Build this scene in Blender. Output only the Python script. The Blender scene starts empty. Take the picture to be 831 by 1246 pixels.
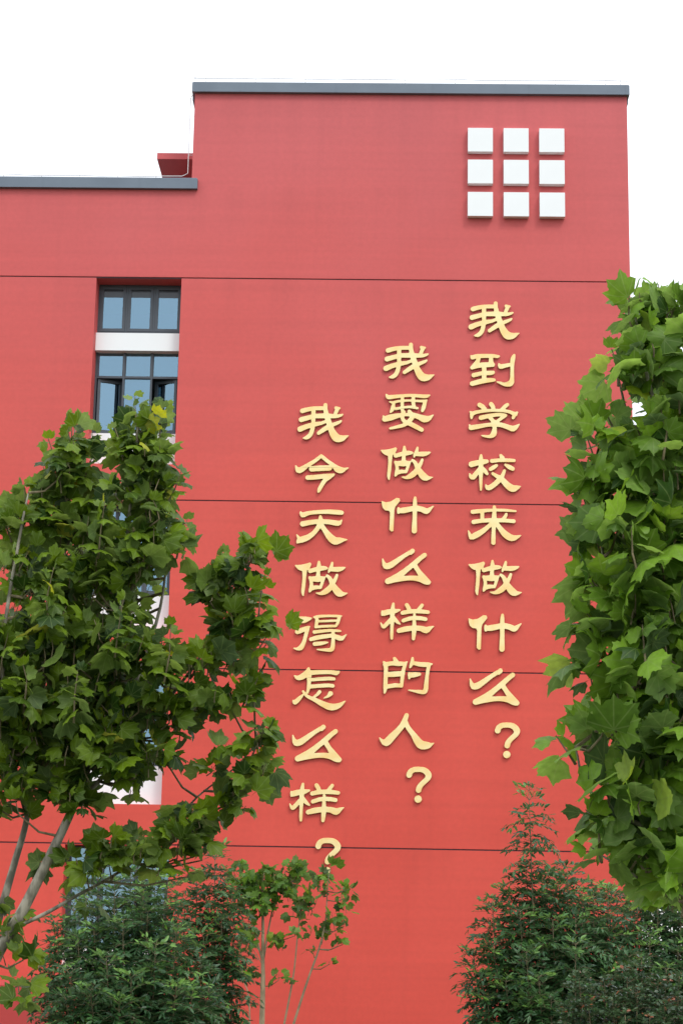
import bpy, bmesh, math, random
import numpy as np
from mathutils import Vector, Matrix
from mathutils.geometry import tessellate_polygon

C = bpy.context.scene.collection
rnd = random.Random(7)
R = math.radians

# ------------------------------------------------------------------ camera
W0, H0 = 831.0, 1246.0            # pixel grid used for measuring
F = 2320.0
PITCH, YAW, ROLL = R(13.3), R(1.4), R(1.04)
CAM = Vector((0.0, -44.0, 1.6))
fwd = Vector((-math.sin(YAW)*math.cos(PITCH), math.cos(YAW)*math.cos(PITCH), math.sin(PITCH)))
r0 = Vector((math.cos(YAW), math.sin(YAW), 0.0))
u0 = r0.cross(fwd)
cr = r0*math.cos(ROLL) + u0*math.sin(ROLL)
cu = u0*math.cos(ROLL) - r0*math.sin(ROLL)
cam_d = bpy.data.cameras.new('camera')
cam = bpy.data.objects.new('camera', cam_d); C.objects.link(cam)
m = Matrix.Identity(4)
for i in range(3):
    m[i][0] = cr[i]; m[i][1] = cu[i]; m[i][2] = -fwd[i]; m[i][3] = CAM[i]
cam.matrix_world = m
cam_d.sensor_fit = 'VERTICAL'; cam_d.sensor_height = 24.0
cam_d.lens = 24.0*F/H0
cam_d.clip_start = 0.1; cam_d.clip_end = 3000.0
bpy.context.scene.camera = cam

def at(px, py, Y):
    """the point on the vertical plane y=Y that was measured at (px,py)"""
    d = fwd*F + cr*(px-W0/2) + cu*(H0/2-py)
    return CAM + d*((Y-CAM.y)/d.y)

# ------------------------------------------------------------------ light
SUN_EL, SUN_AZ = R(52), R(35)       # sun high, behind the camera and to its right
world = bpy.data.worlds.new('World'); bpy.context.scene.world = world
world.use_nodes = True
nt = world.node_tree; nt.nodes.clear()
def N(nt, t, **kw):
    n = nt.nodes.new(t)
    for k, v in kw.items():
        if k.startswith('i_'): n.inputs[k[2:].replace('_', ' ')].default_value = v
        else: setattr(n, k, v)
    return n
L = nt.links.new
sky = N(nt, 'ShaderNodeTexSky', sky_type='NISHITA', sun_disc=False)
sky.sun_elevation = SUN_EL; sky.sun_rotation = math.pi - SUN_AZ
bg1 = N(nt, 'ShaderNodeBackground'); bg1.inputs['Strength'].default_value = 0.05
L(sky.outputs[0], bg1.inputs['Color'])
# even cloud deck: brighter overhead than at the horizon, faint mottling
tc = N(nt, 'ShaderNodeTexCoord'); sep = N(nt, 'ShaderNodeSeparateXYZ')
L(tc.outputs['Generated'], sep.inputs[0])
mr = N(nt, 'ShaderNodeMapRange'); mr.inputs[1].default_value = 0.0; mr.inputs[2].default_value = 1.0
mr.inputs[3].default_value = 0.95; mr.inputs[4].default_value = 1.95
L(sep.outputs[2], mr.inputs[0])
no = N(nt, 'ShaderNodeTexNoise'); no.inputs['Scale'].default_value = 2.2; no.inputs['Detail'].default_value = 4
L(tc.outputs['Generated'], no.inputs['Vector'])
mn = N(nt, 'ShaderNodeMapRange'); mn.inputs[3].default_value = 0.94; mn.inputs[4].default_value = 1.06
L(no.outputs[0], mn.inputs[0])
mm = N(nt, 'ShaderNodeMath', operation='MULTIPLY'); L(mr.outputs[0], mm.inputs[0]); L(mn.outputs[0], mm.inputs[1])
bg2 = N(nt, 'ShaderNodeBackground'); bg2.inputs['Color'].default_value = (0.965, 0.985, 1.0, 1)
L(mm.outputs[0], bg2.inputs['Strength'])
ad = N(nt, 'ShaderNodeAddShader'); L(bg1.outputs[0], ad.inputs[0]); L(bg2.outputs[0], ad.inputs[1])
wo = N(nt, 'ShaderNodeOutputWorld'); L(ad.outputs[0], wo.inputs[0])

sd = bpy.data.lights.new('sun', 'SUN'); sd.energy = 1.25; sd.angle = R(14); sd.color = (1.0, 0.96, 0.9)
so = bpy.data.objects.new('sun', sd); C.objects.link(so)
sv = Vector((math.sin(SUN_AZ)*math.cos(SUN_EL), -math.cos(SUN_AZ)*math.cos(SUN_EL), math.sin(SUN_EL)))
so.rotation_euler = sv.to_track_quat('Z', 'Y').to_euler(); so.location = (20, -40, 50)

vs = bpy.context.scene.view_settings
vs.view_transform = 'Standard'; vs.look = 'None'; vs.exposure = 0.0; vs.gamma = 1.0; vs.use_curve_mapping = False

# ------------------------------------------------------------------ materials
def mat(name, col, rough=0.6, metal=0.0, spec=0.5, noise=None, bump=None, coords='Object'):
    """noise: (scale, amount, other colour); bump: (scale, strength)"""
    ma = bpy.data.materials.new(name); ma.use_nodes = True
    t = ma.node_tree; b = t.nodes['Principled BSDF']
    b.inputs['Base Color'].default_value = (*col, 1); b.inputs['Roughness'].default_value = rough
    b.inputs['Metallic'].default_value = metal; b.inputs['Specular IOR Level'].default_value = spec
    tc = N(t, 'ShaderNodeTexCoord')
    if noise:
        n = N(t, 'ShaderNodeTexNoise'); n.inputs['Scale'].default_value = noise[0]; n.inputs['Detail'].default_value = 6
        t.links.new(tc.outputs[coords], n.inputs['Vector'])
        r = N(t, 'ShaderNodeMapRange'); r.inputs[1].default_value = 0.35; r.inputs[2].default_value = 0.7
        r.inputs[4].default_value = noise[1]; t.links.new(n.outputs[0], r.inputs[0])
        mx = N(t, 'ShaderNodeMix', data_type='RGBA'); mx.inputs[6].default_value = (*col, 1); mx.inputs[7].default_value = (*noise[2], 1)
        t.links.new(r.outputs[0], mx.inputs[0]); t.links.new(mx.outputs[2], b.inputs['Base Color'])
    if bump:
        n = N(t, 'ShaderNodeTexNoise'); n.inputs['Scale'].default_value = bump[0]; n.inputs['Detail'].default_value = 5
        t.links.new(tc.outputs[coords], n.inputs['Vector'])
        bp = N(t, 'ShaderNodeBump'); bp.inputs['Strength'].default_value = bump[1]; bp.inputs['Distance'].default_value = 0.02
        t.links.new(n.outputs[0], bp.inputs['Height']); t.links.new(bp.outputs[0], b.inputs['Normal'])
    return ma

def wall_material():
    ma = bpy.data.materials.new('red_render'); ma.use_nodes = True
    t = ma.node_tree; b = t.nodes['Principled BSDF']; K = t.links.new
    b.inputs['Roughness'].default_value = 0.62; b.inputs['Specular IOR Level'].default_value = 0.45
    geo = N(t, 'ShaderNodeNewGeometry')
    # base paint, two close reds in big soft patches
    n1 = N(t, 'ShaderNodeTexNoise'); n1.inputs['Scale'].default_value = 0.35; n1.inputs['Detail'].default_value = 5
    K(geo.outputs['Position'], n1.inputs['Vector'])
    mx = N(t, 'ShaderNodeMix', data_type='RGBA'); mx.inputs[6].default_value = (0.615, 0.064, 0.042, 1); mx.inputs[7].default_value = (0.665, 0.076, 0.052, 1)
    r1 = N(t, 'ShaderNodeMapRange'); r1.inputs[1].default_value = 0.35; r1.inputs[2].default_value = 0.65
    K(n1.outputs[0], r1.inputs[0]); K(r1.outputs[0], mx.inputs[0])
    # pale veil of sky flare painted into the upper storeys, broken up by noise
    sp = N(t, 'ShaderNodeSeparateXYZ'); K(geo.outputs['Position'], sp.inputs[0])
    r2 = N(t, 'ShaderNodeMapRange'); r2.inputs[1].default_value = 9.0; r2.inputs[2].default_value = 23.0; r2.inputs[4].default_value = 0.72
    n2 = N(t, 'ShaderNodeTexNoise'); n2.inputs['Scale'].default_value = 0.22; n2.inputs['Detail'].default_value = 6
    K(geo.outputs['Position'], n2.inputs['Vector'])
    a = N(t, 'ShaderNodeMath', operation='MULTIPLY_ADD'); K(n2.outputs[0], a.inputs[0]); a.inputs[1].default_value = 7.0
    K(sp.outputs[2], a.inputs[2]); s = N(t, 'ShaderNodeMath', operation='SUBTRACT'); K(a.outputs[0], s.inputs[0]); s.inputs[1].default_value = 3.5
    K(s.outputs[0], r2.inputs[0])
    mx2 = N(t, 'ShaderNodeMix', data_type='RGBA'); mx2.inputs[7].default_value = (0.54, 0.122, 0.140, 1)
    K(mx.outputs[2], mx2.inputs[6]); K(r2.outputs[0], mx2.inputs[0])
    # faint horizontal trowel courses + fine grain
    mp = N(t, 'ShaderNodeMapping'); mp.inputs['Scale'].default_value = (0.12, 1, 5.0); K(geo.outputs['Position'], mp.inputs['Vector'])
    n3 = N(t, 'ShaderNodeTexNoise'); n3.inputs['Scale'].default_value = 1.0; n3.inputs['Detail'].default_value = 4
    K(mp.outputs[0], n3.inputs['Vector'])
    r3 = N(t, 'ShaderNodeMapRange'); r3.inputs[1].default_value = 0.3; r3.inputs[2].default_value = 0.7; r3.inputs[3].default_value = 0.955; r3.inputs[4].default_value = 1.03
    K(n3.outputs[0], r3.inputs[0])
    n4 = N(t, 'ShaderNodeTexNoise'); n4.inputs['Scale'].default_value = 9.0; n4.inputs['Detail'].default_value = 8
    K(geo.outputs['Position'], n4.inputs['Vector'])
    r4 = N(t, 'ShaderNodeMapRange'); r4.inputs[1].default_value = 0.3; r4.inputs[2].default_value = 0.7; r4.inputs[3].default_value = 0.965; r4.inputs[4].default_value = 1.03
    K(n4.outputs[0], r4.inputs[0])
    q = N(t, 'ShaderNodeMath', operation='MULTIPLY'); K(r3.outputs[0], q.inputs[0]); K(r4.outputs[0], q.inputs[1])
    # weak rain streaks
    mp5 = N(t, 'ShaderNodeMapping'); mp5.inputs['Scale'].default_value = (3.0, 1, 0.12); K(geo.outputs['Position'], mp5.inputs['Vector'])
    n5 = N(t, 'ShaderNodeTexNoise'); n5.inputs['Scale'].default_value = 1.0; n5.inputs['Detail'].default_value = 5
    K(mp5.outputs[0], n5.inputs['Vector'])
    r5 = N(t, 'ShaderNodeMapRange'); r5.inputs[1].default_value = 0.55; r5.inputs[2].default_value = 0.8; r5.inputs[3].default_value = 1.0; r5.inputs[4].default_value = 0.96
    K(n5.outputs[0], r5.inputs[0])
    q2 = N(t, 'ShaderNodeMath', operation='MULTIPLY'); K(q.outputs[0], q2.inputs[0]); K(r5.outputs[0], q2.inputs[1])
    def drip(ztop, ln, amt, prev):
        rz = N(t, 'ShaderNodeMapRange'); rz.inputs[1].default_value = ztop-ln; rz.inputs[2].default_value = ztop; K(sp.outputs[2], rz.inputs[0])
        lt = N(t, 'ShaderNodeMath', operation='LESS_THAN'); K(sp.outputs[2], lt.inputs[0]); lt.inputs[1].default_value = ztop
        mpd = N(t, 'ShaderNodeMapping'); mpd.inputs['Scale'].default_value = (2.2, 1, 0.10); K(geo.outputs['Position'], mpd.inputs['Vector'])
        nd = N(t, 'ShaderNodeTexNoise'); nd.inputs['Scale'].default_value = 1.0; nd.inputs['Detail'].default_value = 6; K(mpd.outputs[0], nd.inputs['Vector'])
        rd = N(t, 'ShaderNodeMapRange'); rd.inputs[1].default_value = 0.42; rd.inputs[2].default_value = 0.72; K(nd.outputs[0], rd.inputs[0])
        a1 = N(t, 'ShaderNodeMath', operation='MULTIPLY'); K(rz.outputs[0], a1.inputs[0]); K(rd.outputs[0], a1.inputs[1])
        a2 = N(t, 'ShaderNodeMath', operation='MULTIPLY'); K(a1.outputs[0], a2.inputs[0]); K(lt.outputs[0], a2.inputs[1])
        a3 = N(t, 'ShaderNodeMath', operation='MULTIPLY_ADD'); K(a2.outputs[0], a3.inputs[0]); a3.inputs[1].default_value = -amt; a3.inputs[2].default_value = 1.0
        a4 = N(t, 'ShaderNodeMath', operation='MULTIPLY'); K(a3.outputs[0], a4.inputs[0]); K(prev.outputs[0], a4.inputs[1])
        return a4
    for zt_, ln_, am_ in ((22.9, 2.2, 0.10), (20.25, 1.6, 0.08), (17.9, 1.6, 0.07), (12.2, 1.5, 0.07), (8.2, 1.4, 0.07), (4.2, 1.3, 0.08), (1.4, 1.4, 0.0)):
        q2 = drip(zt_, ln_, am_, q2)
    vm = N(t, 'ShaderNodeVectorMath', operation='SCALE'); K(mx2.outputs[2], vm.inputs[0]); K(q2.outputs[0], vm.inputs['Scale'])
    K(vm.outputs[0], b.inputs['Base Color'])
    bp = N(t, 'ShaderNodeBump'); bp.inputs['Strength'].default_value = 0.12; bp.inputs['Distance'].default_value = 0.006
    K(n4.outputs[0], bp.inputs['Height']); K(bp.outputs[0], b.inputs['Normal'])
    return ma

M = {}
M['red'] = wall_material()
M['white'] = mat('white_paint', (0.84, 0.86, 0.87), 0.5, noise=(1.5, 0.5, (0.80, 0.82, 0.83)))
M['darkred'] = mat('deep_red_paint', (0.47, 0.045, 0.040), 0.7, noise=(1.2, 0.6, (0.40, 0.04, 0.036)))
M['groove'] = mat('dark_joint_filler', (0.10, 0.045, 0.055), 0.7)
M['coping'] = mat('grey_blue_metal', (0.155, 0.19, 0.235), 0.5, 0.2, noise=(1.3, 0.7, (0.12, 0.15, 0.19)))
M['frame'] = mat('dark_frame_metal', (0.058, 0.068, 0.082), 0.4, 0.1)
M['gasket'] = mat('black_rubber', (0.015, 0.015, 0.018), 0.6)
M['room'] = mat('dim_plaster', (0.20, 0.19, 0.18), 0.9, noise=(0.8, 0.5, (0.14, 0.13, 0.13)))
M['steel'] = mat('galvanised_steel', (0.62, 0.60, 0.60), 0.45, 0.3)
M['roof'] = mat('roof_felt', (0.2, 0.2, 0.2), 0.9, noise=(2, 0.6, (0.14, 0.14, 0.14)))
M['goldface'] = mat('pale_gold_face', (0.92, 0.77, 0.39), 0.36, 0.2, noise=(2.6, 0.85, (0.88, 0.58, 0.20)), coords='Generated')
M['goldside'] = mat('gold_edge', (0.42, 0.33, 0.10), 0.45, 0.3)

def glass_material():
    ma = bpy.data.materials.new('blue_tinted_glass'); ma.use_nodes = True
    t = ma.node_tree; t.nodes.remove(t.nodes['Principled BSDF']); K = t.links.new
    out = t.nodes['Material Output']
    gl = N(t, 'ShaderNodeBsdfGlossy'); gl.inputs['Color'].default_value = (0.150, 0.225, 0.275, 1); gl.inputs['Roughness'].default_value = 0.015
    tr = N(t, 'ShaderNodeBsdfTransparent'); tr.inputs['Color'].default_value = (0.30, 0.36, 0.40, 1)
    geo = N(t, 'ShaderNodeNewGeometry'); n = N(t, 'ShaderNodeTexNoise'); n.inputs['Scale'].default_value = 0.8
    K(geo.outputs['Position'], n.inputs['Vector'])
    bp = N(t, 'ShaderNodeBump'); bp.inputs['Strength'].default_value = 0.15; bp.inputs['Distance'].default_value = 0.03
    K(n.outputs[0], bp.inputs['Height']); K(bp.outputs[0], gl.inputs['Normal'])
    ad = N(t, 'ShaderNodeAddShader'); K(gl.outputs[0], ad.inputs[0]); K(tr.outputs[0], ad.inputs[1])
    K(ad.outputs[0], out.inputs['Surface'])
    return ma
M['glass'] = glass_material()
M['soffitreflect'] = mat('painted_soffit_reflection', (0.045, 0.055, 0.065), 0.12)  # dark reflection of the soffit, given as an opaque colour

def bark_material(name, c1, c2, scale):
    ma = bpy.data.materials.new(name); ma.use_nodes = True
    t = ma.node_tree; b = t.nodes['Principled BSDF']; K = t.links.new
    b.inputs['Roughness'].default_value = 0.85
    tc = N(t, 'ShaderNodeTexCoord'); mp = N(t, 'ShaderNodeMapping'); mp.inputs['Scale'].default_value = (1, 1, 0.4)
    K(tc.outputs['Object'], mp.inputs['Vector'])
    n = N(t, 'ShaderNodeTexNoise'); n.inputs['Scale'].default_value = scale; n.inputs['Detail'].default_value = 6
    K(mp.outputs[0], n.inputs['Vector'])
    cr_ = N(t, 'ShaderNodeValToRGB'); cr_.color_ramp.elements[0].position = 0.42; cr_.color_ramp.elements[1].position = 0.58
    cr_.color_ramp.elements[0].color = (*c1, 1); cr_.color_ramp.elements[1].color = (*c2, 1)
    K(n.outputs[0], cr_.inputs[0]); K(cr_.outputs[0], b.inputs['Base Color'])
    bp = N(t, 'ShaderNodeBump'); bp.inputs['Strength'].default_value = 0.4; bp.inputs['Distance'].default_value = 0.01
    K(n.outputs[0], bp.inputs['Height']); K(bp.outputs[0], b.inputs['Normal'])
    return ma
M['bark'] = bark_material('plane_bark', (0.14, 0.13, 0.095), (0.32, 0.295, 0.23), 14)
M['twig'] = bark_material('twig_bark', (0.12, 0.10, 0.05), (0.20, 0.16, 0.09), 30)
M['palebark'] = bark_material('pale_bark', (0.22, 0.17, 0.10), (0.34, 0.25, 0.15), 10)

def leaf_material(name, dark, light, trans, veins=True, rough=0.5):
    """dark/light: range picked by the 'tone' attribute; palmate veins from the leaf's own UV"""
    ma = bpy.data.materials.new(name); ma.use_nodes = True
    t = ma.node_tree; b = t.nodes['Principled BSDF']; K = t.links.new; out = t.nodes['Material Output']
    b.inputs['Roughness'].default_value = rough; b.inputs['Specular IOR Level'].default_value = 0.38
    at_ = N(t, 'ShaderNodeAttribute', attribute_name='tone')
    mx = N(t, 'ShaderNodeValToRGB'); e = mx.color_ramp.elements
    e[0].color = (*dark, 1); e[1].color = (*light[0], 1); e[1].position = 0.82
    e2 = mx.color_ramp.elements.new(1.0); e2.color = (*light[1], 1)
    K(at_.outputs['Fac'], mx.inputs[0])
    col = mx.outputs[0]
    geo = N(t, 'ShaderNodeNewGeometry')
    # undersides are paler and greyer
    m2 = N(t, 'ShaderNodeMix', data_type='RGBA'); K(geo.outputs['Backfacing'], m2.inputs[0]); K(col, m2.inputs[6])
    m3 = N(t, 'ShaderNodeMix', data_type='RGBA'); m3.inputs[0].default_value = 0.22; K(col, m3.inputs[6]); m3.inputs[7].default_value = (0.22, 0.30, 0.16, 1)
    K(m3.outputs[2], m2.inputs[7]); col = m2.outputs[2]
    if veins:
        uv = N(t, 'ShaderNodeUVMap'); sp = N(t, 'ShaderNodeSeparateXYZ'); K(uv.outputs[0], sp.inputs[0])
        ln = N(t, 'ShaderNodeVectorMath', operation='LENGTH'); K(uv.outputs[0], ln.inputs[0])
        an = N(t, 'ShaderNodeMath', operation='ARCTAN2'); K(sp.outputs[0], an.inputs[0]); K(sp.outputs[1], an.inputs[1])
        ab = N(t, 'ShaderNodeMath', operation='ABSOLUTE'); K(an.outputs[0], ab.inputs[0])
        pp = N(t, 'ShaderNodeMath', operation='PINGPONG'); K(ab.outputs[0], pp.inputs[0]); pp.inputs[1].default_value = R(19)
        di = N(t, 'ShaderNodeMath', operation='MULTIPLY'); K(pp.outputs[0], di.inputs[0]); K(ln.outputs['Value'], di.inputs[1])
        r = N(t, 'ShaderNodeMapRange'); r.inputs[1].default_value = 0.008; r.inputs[2].default_value = 0.03
        r.inputs[3].default_value = 0.28; r.inputs[4].default_value = 0.0; K(di.outputs[0], r.inputs[0])
        m4 = N(t, 'ShaderNodeMix', data_type='RGBA'); K(r.outputs[0], m4.inputs[0]); K(col, m4.inputs[6]); m4.inputs[7].default_value = (0.28, 0.36, 0.12, 1)
        col = m4.outputs[2]
    n = N(t, 'ShaderNodeTexNoise'); n.inputs['Scale'].default_value = 25.0; K(geo.outputs['Position'], n.inputs['Vector'])
    rr = N(t, 'ShaderNodeMapRange'); rr.inputs[1].default_value = 0.3; rr.inputs[2].default_value = 0.7; rr.inputs[3].default_value = 0.85; rr.inputs[4].default_value = 1.15
    K(n.outputs[0], rr.inputs[0])
    sc = N(t, 'ShaderNodeVectorMath', operation='SCALE'); K(col, sc.inputs[0]); K(rr.outputs[0], sc.inputs['Scale']); col = sc.outputs[0]
    K(col, b.inputs['Base Color'])
    tl = N(t, 'ShaderNodeBsdfTranslucent')
    hs = N(t, 'ShaderNodeHueSaturation'); hs.inputs['Hue'].default_value = 0.485; hs.inputs['Value'].default_value = 1.5; K(col, hs.inputs['Color']); K(hs.outputs[0], tl.inputs['Color'])
    ms = N(t, 'ShaderNodeMixShader'); ms.inputs[0].default_value = trans; K(b.outputs[0], ms.inputs[1]); K(tl.outputs[0], ms.inputs[2])
    K(ms.outputs[0], out.inputs['Surface'])
    return ma
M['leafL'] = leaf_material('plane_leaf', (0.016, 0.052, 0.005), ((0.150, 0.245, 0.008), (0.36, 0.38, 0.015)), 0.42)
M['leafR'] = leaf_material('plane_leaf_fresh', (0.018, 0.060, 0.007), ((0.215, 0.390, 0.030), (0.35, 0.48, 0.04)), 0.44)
M['leafS'] = leaf_material('sapling_leaf', (0.03, 0.09, 0.015), ((0.13, 0.26, 0.02), (0.24, 0.34, 0.03)), 0.42)
M['shrubleaf'] = leaf_material('shrub_leaf', (0.016, 0.056, 0.020), ((0.068, 0.170, 0.045), (0.15, 0.30, 0.05)), 0.28, veins=False, rough=0.35)
M['redtip'] = leaf_material('red_tipped_leaf', (0.016, 0.045, 0.016), ((0.055, 0.11, 0.040), (0.30, 0.07, 0.03)), 0.2, veins=False, rough=0.3)

# ------------------------------------------------------------------ object helpers
def obj(name, me, parent=None, matrix=None):
    o = bpy.data.objects.new(name, me); C.objects.link(o)
    if parent is not None: o.parent = parent
    if matrix is not None: o.matrix_basis = matrix
    return o
def empty(name, loc=(0, 0, 0)):
    o = bpy.data.objects.new(name, None); C.objects.link(o); o.location = loc; o.empty_display_size = 0.3
    return o
def tag(o, label=None, cat=None, group=None, kind=None):
    if label: o['label'] = label
    if cat: o['category'] = cat
    if group: o['group'] = group
    if kind: o['kind'] = kind
    return o

class MB:
    """collects faces in world coordinates"""
    def __init__(s): s.v = []; s.f = []; s.mi = []
    def quad(s, *p, mi=0):
        b = len(s.v); s.v += [tuple(q) for q in p]; s.f.append(tuple(range(b, b+len(p)))); s.mi.append(mi)
    def box(s, x0, x1, y0, y1, z0, z1, mi=0):
        b = len(s.v)
        s.v += [(x, y, z) for z in (z0, z1) for y in (y0, y1) for x in (x0, x1)]
        for f in ((0, 2, 3, 1), (4, 5, 7, 6), (0, 1, 5, 4), (2, 6, 7, 3), (0, 4, 6, 2), (1, 3, 7, 5)):
            s.f.append(tuple(b+i for i in f)); s.mi.append(mi)
    def tube(s, pts, rads, n=8, cap=True):
        pts = [Vector(p) for p in pts]
        b0 = len(s.v); ref = Vector((0.3, 0.9, 0.1))
        for i, p in enumerate(pts):
            d = (pts[min(i+1, len(pts)-1)]-pts[max(i-1, 0)]).normalized()
            a = d.cross(ref).normalized(); c = d.cross(a)
            for k in range(n):
                t = 2*math.pi*k/n
                s.v.append(tuple(p + (a*math.cos(t)+c*math.sin(t))*rads[i]))
        for i in range(len(pts)-1):
            for k in range(n):
                k2 = (k+1) % n
                s.f.append((b0+i*n+k, b0+(i+1)*n+k, b0+(i+1)*n+k2, b0+i*n+k2)); s.mi.append(0)
        if cap:
            s.f.append(tuple(b0+k for k in range(n))); s.mi.append(0)
            s.f.append(tuple(b0+(len(pts)-1)*n+n-1-k for k in range(n))); s.mi.append(0)
    def build(s, name, mats, parent=None, origin=None, smooth=False, bevel=0.0):
        me = bpy.data.meshes.new(name)
        po = Vector((0, 0, 0))
        if parent is not None:
            q = parent
            while q is not None: po += Vector(q.location); q = q.parent
        o0 = Vector(origin) if origin is not None else po
        me.from_pydata([tuple(Vector(v)-o0) for v in s.v], [], s.f)
        if not isinstance(mats, (list, tuple)): mats = [mats]
        for q in mats: me.materials.append(q)
        me.polygons.foreach_set('material_index', s.mi)
        if bevel > 0:
            bm = bmesh.new(); bm.from_mesh(me)
            bmesh.ops.bevel(bm, geom=list(bm.edges), offset=bevel, segments=2, affect='EDGES', profile=0.6)
            bm.to_mesh(me); bm.free()
        if smooth: me.polygons.foreach_set('use_smooth', [True]*len(me.polygons))
        me.update()
        o = obj(name, me, parent); o.location = o0-po
        return o

EDGE = 0.045
def wall_sheet(mb, xs, zs, holes, y, depth):
    """front faces on y between xs/zs limits with rectangular holes; reveals run back to y+depth"""
    X = sorted({xs[0], xs[1], *[h[0] for h in holes], *[h[1] for h in holes]}); X = [x for x in X if xs[0] <= x <= xs[1]]
    Z = sorted({zs[0], zs[1], *[h[2] for h in holes], *[h[3] for h in holes]}); Z = [z for z in Z if zs[0] <= z <= zs[1]]
    inh = lambda x, z: any(h[0] < x < h[1] and h[2] < z < h[3] for h in holes)
    solid = {}
    for i in range(len(X)-1):
        for j in range(len(Z)-1):
            solid[i, j] = not inh((X[i]+X[i+1])/2, (Z[j]+Z[j+1])/2)
    for (i, j), sld in solid.items():
        if not sld: continue
        x0, x1, z0, z1 = X[i], X[i+1], Z[j], Z[j+1]
        mb.quad((x0, y, z0), (x1, y, z0), (x1, y, z1), (x0, y, z1))
        def rev(di, dj):
            k = (i+di, j+dj)
            if k in solid: return depth if not solid[k] else None
            return EDGE
        d = rev(-1, 0)
        if d: mb.quad((x0, y, z0), (x0, y, z1), (x0, y+d, z1), (x0, y+d, z0))
        d = rev(1, 0)
        if d: mb.quad((x1, y, z0), (x1, y+d, z0), (x1, y+d, z1), (x1, y, z1))
        d = rev(0, -1)
        if d: mb.quad((x0, y, z0), (x0, y+d, z0), (x1, y+d, z0), (x1, y, z0))
        d = rev(0, 1)
        if d: mb.quad((x0, y, z1), (x1, y, z1), (x1, y+d, z1), (x0, y+d, z1))

# ------------------------------------------------------------------ ground
def sheet(name, x0, x1, y0, y1, z, ma, n=1):
    mb = MB(); mb.quad((x0, y0, z), (x1, y0, z), (x1, y1, z), (x0, y1, z))
    o = mb.build(name, ma); tag(o, kind='structure'); return o
M['soil'] = mat('lawn_ground', (0.05, 0.07, 0.025), 0.95, noise=(0.5, 0.8, (0.07, 0.06, 0.035)), bump=(6, 0.6))
M['paving'] = mat('grey_paving', (0.30, 0.29, 0.27), 0.85, noise=(0.7, 0.7, (0.24, 0.235, 0.22)), bump=(20, 0.3))
sheet('ground', -600, 600, -600, 900, 0.0, M['soil'])
sheet('path', -60, 60, -48, -41, 0.004, M['paving'])
mbk = MB(); mbk.box(-60, 60, -41, -40.85, -0.1, 0.12); tag(mbk.build('kerb', M['paving']), kind='structure')

# ------------------------------------------------------------------ the building
XL = -24.0
XR = (at(762.5, 127, 0).x + at(766, 340, 0).x)/2
XS = (at(236.9, 112, 0).x + at(234.5, 216, 0).x)/2        # left edge of the raised block
ZTOP = at(500, 113, 0).z                                   # under the upper coping
ZLOW = at(120, 228.5, 0).z                                 # under the lower coping
gl_ = [at(400, 339.8, 0).z, at(455, 611.5, 0).z, at(505, 817, 0).z, at(445, 1032, 0).z]
WX0 = (at(117, 339, 0).x + at(110.5, 501, 0).x)/2
WX1 = (at(222, 340, 0).x + at(215.2, 528, 0).x + at(204.2, 724, 0).x)/3
g1, g2, g3, g4 = gl_
ZB = lambda py, px=165: at(px, py, 0.0).z
G = 0.032                                                  # groove width
holes = [
    (WX0, WX1, ZB(564.5), g1-G/2),
    (WX0, WX1, ZB(765), g2-G/2-0.03),
    (WX0, WX1, ZB(978.5), g3-G/2-0.03),
    (at(76, 1100, 0).x, at(204, 1100, 0).x, ZB(1181), g4-G/2-0.01),
]
bld = empty('school_building', (0, 7, 0))
tag(bld, 'red rendered school building with grey roof edge and one column of dark framed windows', 'building')
REC = 0.72; e = 0.045
bands = [(0.0, g4-G/2), (g4+G/2, g3-G/2), (g3+G/2, g2-G/2), (g2+G/2, g1-G/2)]
for (z0, z1) in bands:
    mb = MB(); hs = [h for h in holes if h[3] > z0 and h[2] < z1]
    hs = [(a, b, max(c, z0-1), d+(1e-4 if abs(d-z1) < 0.02 else 0)) for a, b, c, d in hs]
    hs = [(a, b, c, (z1+1 if d >= z1 else d)) for a, b, c, d in hs]
    wall_sheet(mb, (XL, XR), (z0, z1), [(a, b, c, min(d, z1)) for a, b, c, d in hs], 0.0, e)
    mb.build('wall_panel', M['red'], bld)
# top band: L-shaped outline of the lower roof on the left and the raised block
mb = MB(); wall_sheet(mb, (XL, XR), (g1+G/2, ZLOW), [], 0.0, e)
mb2 = MB(); wall_sheet(mb2, (XS, XR), (ZLOW, ZTOP), [], 0.0, e)
mb.v_off = len(mb.v)
for f, mi in zip(mb2.f, mb2.mi): mb.f.append(tuple(i+len(mb.v) for i in f)); mb.mi.append(mi)
mb.v += mb2.v
mb.build('wall_panel', M['red'], bld)
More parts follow.
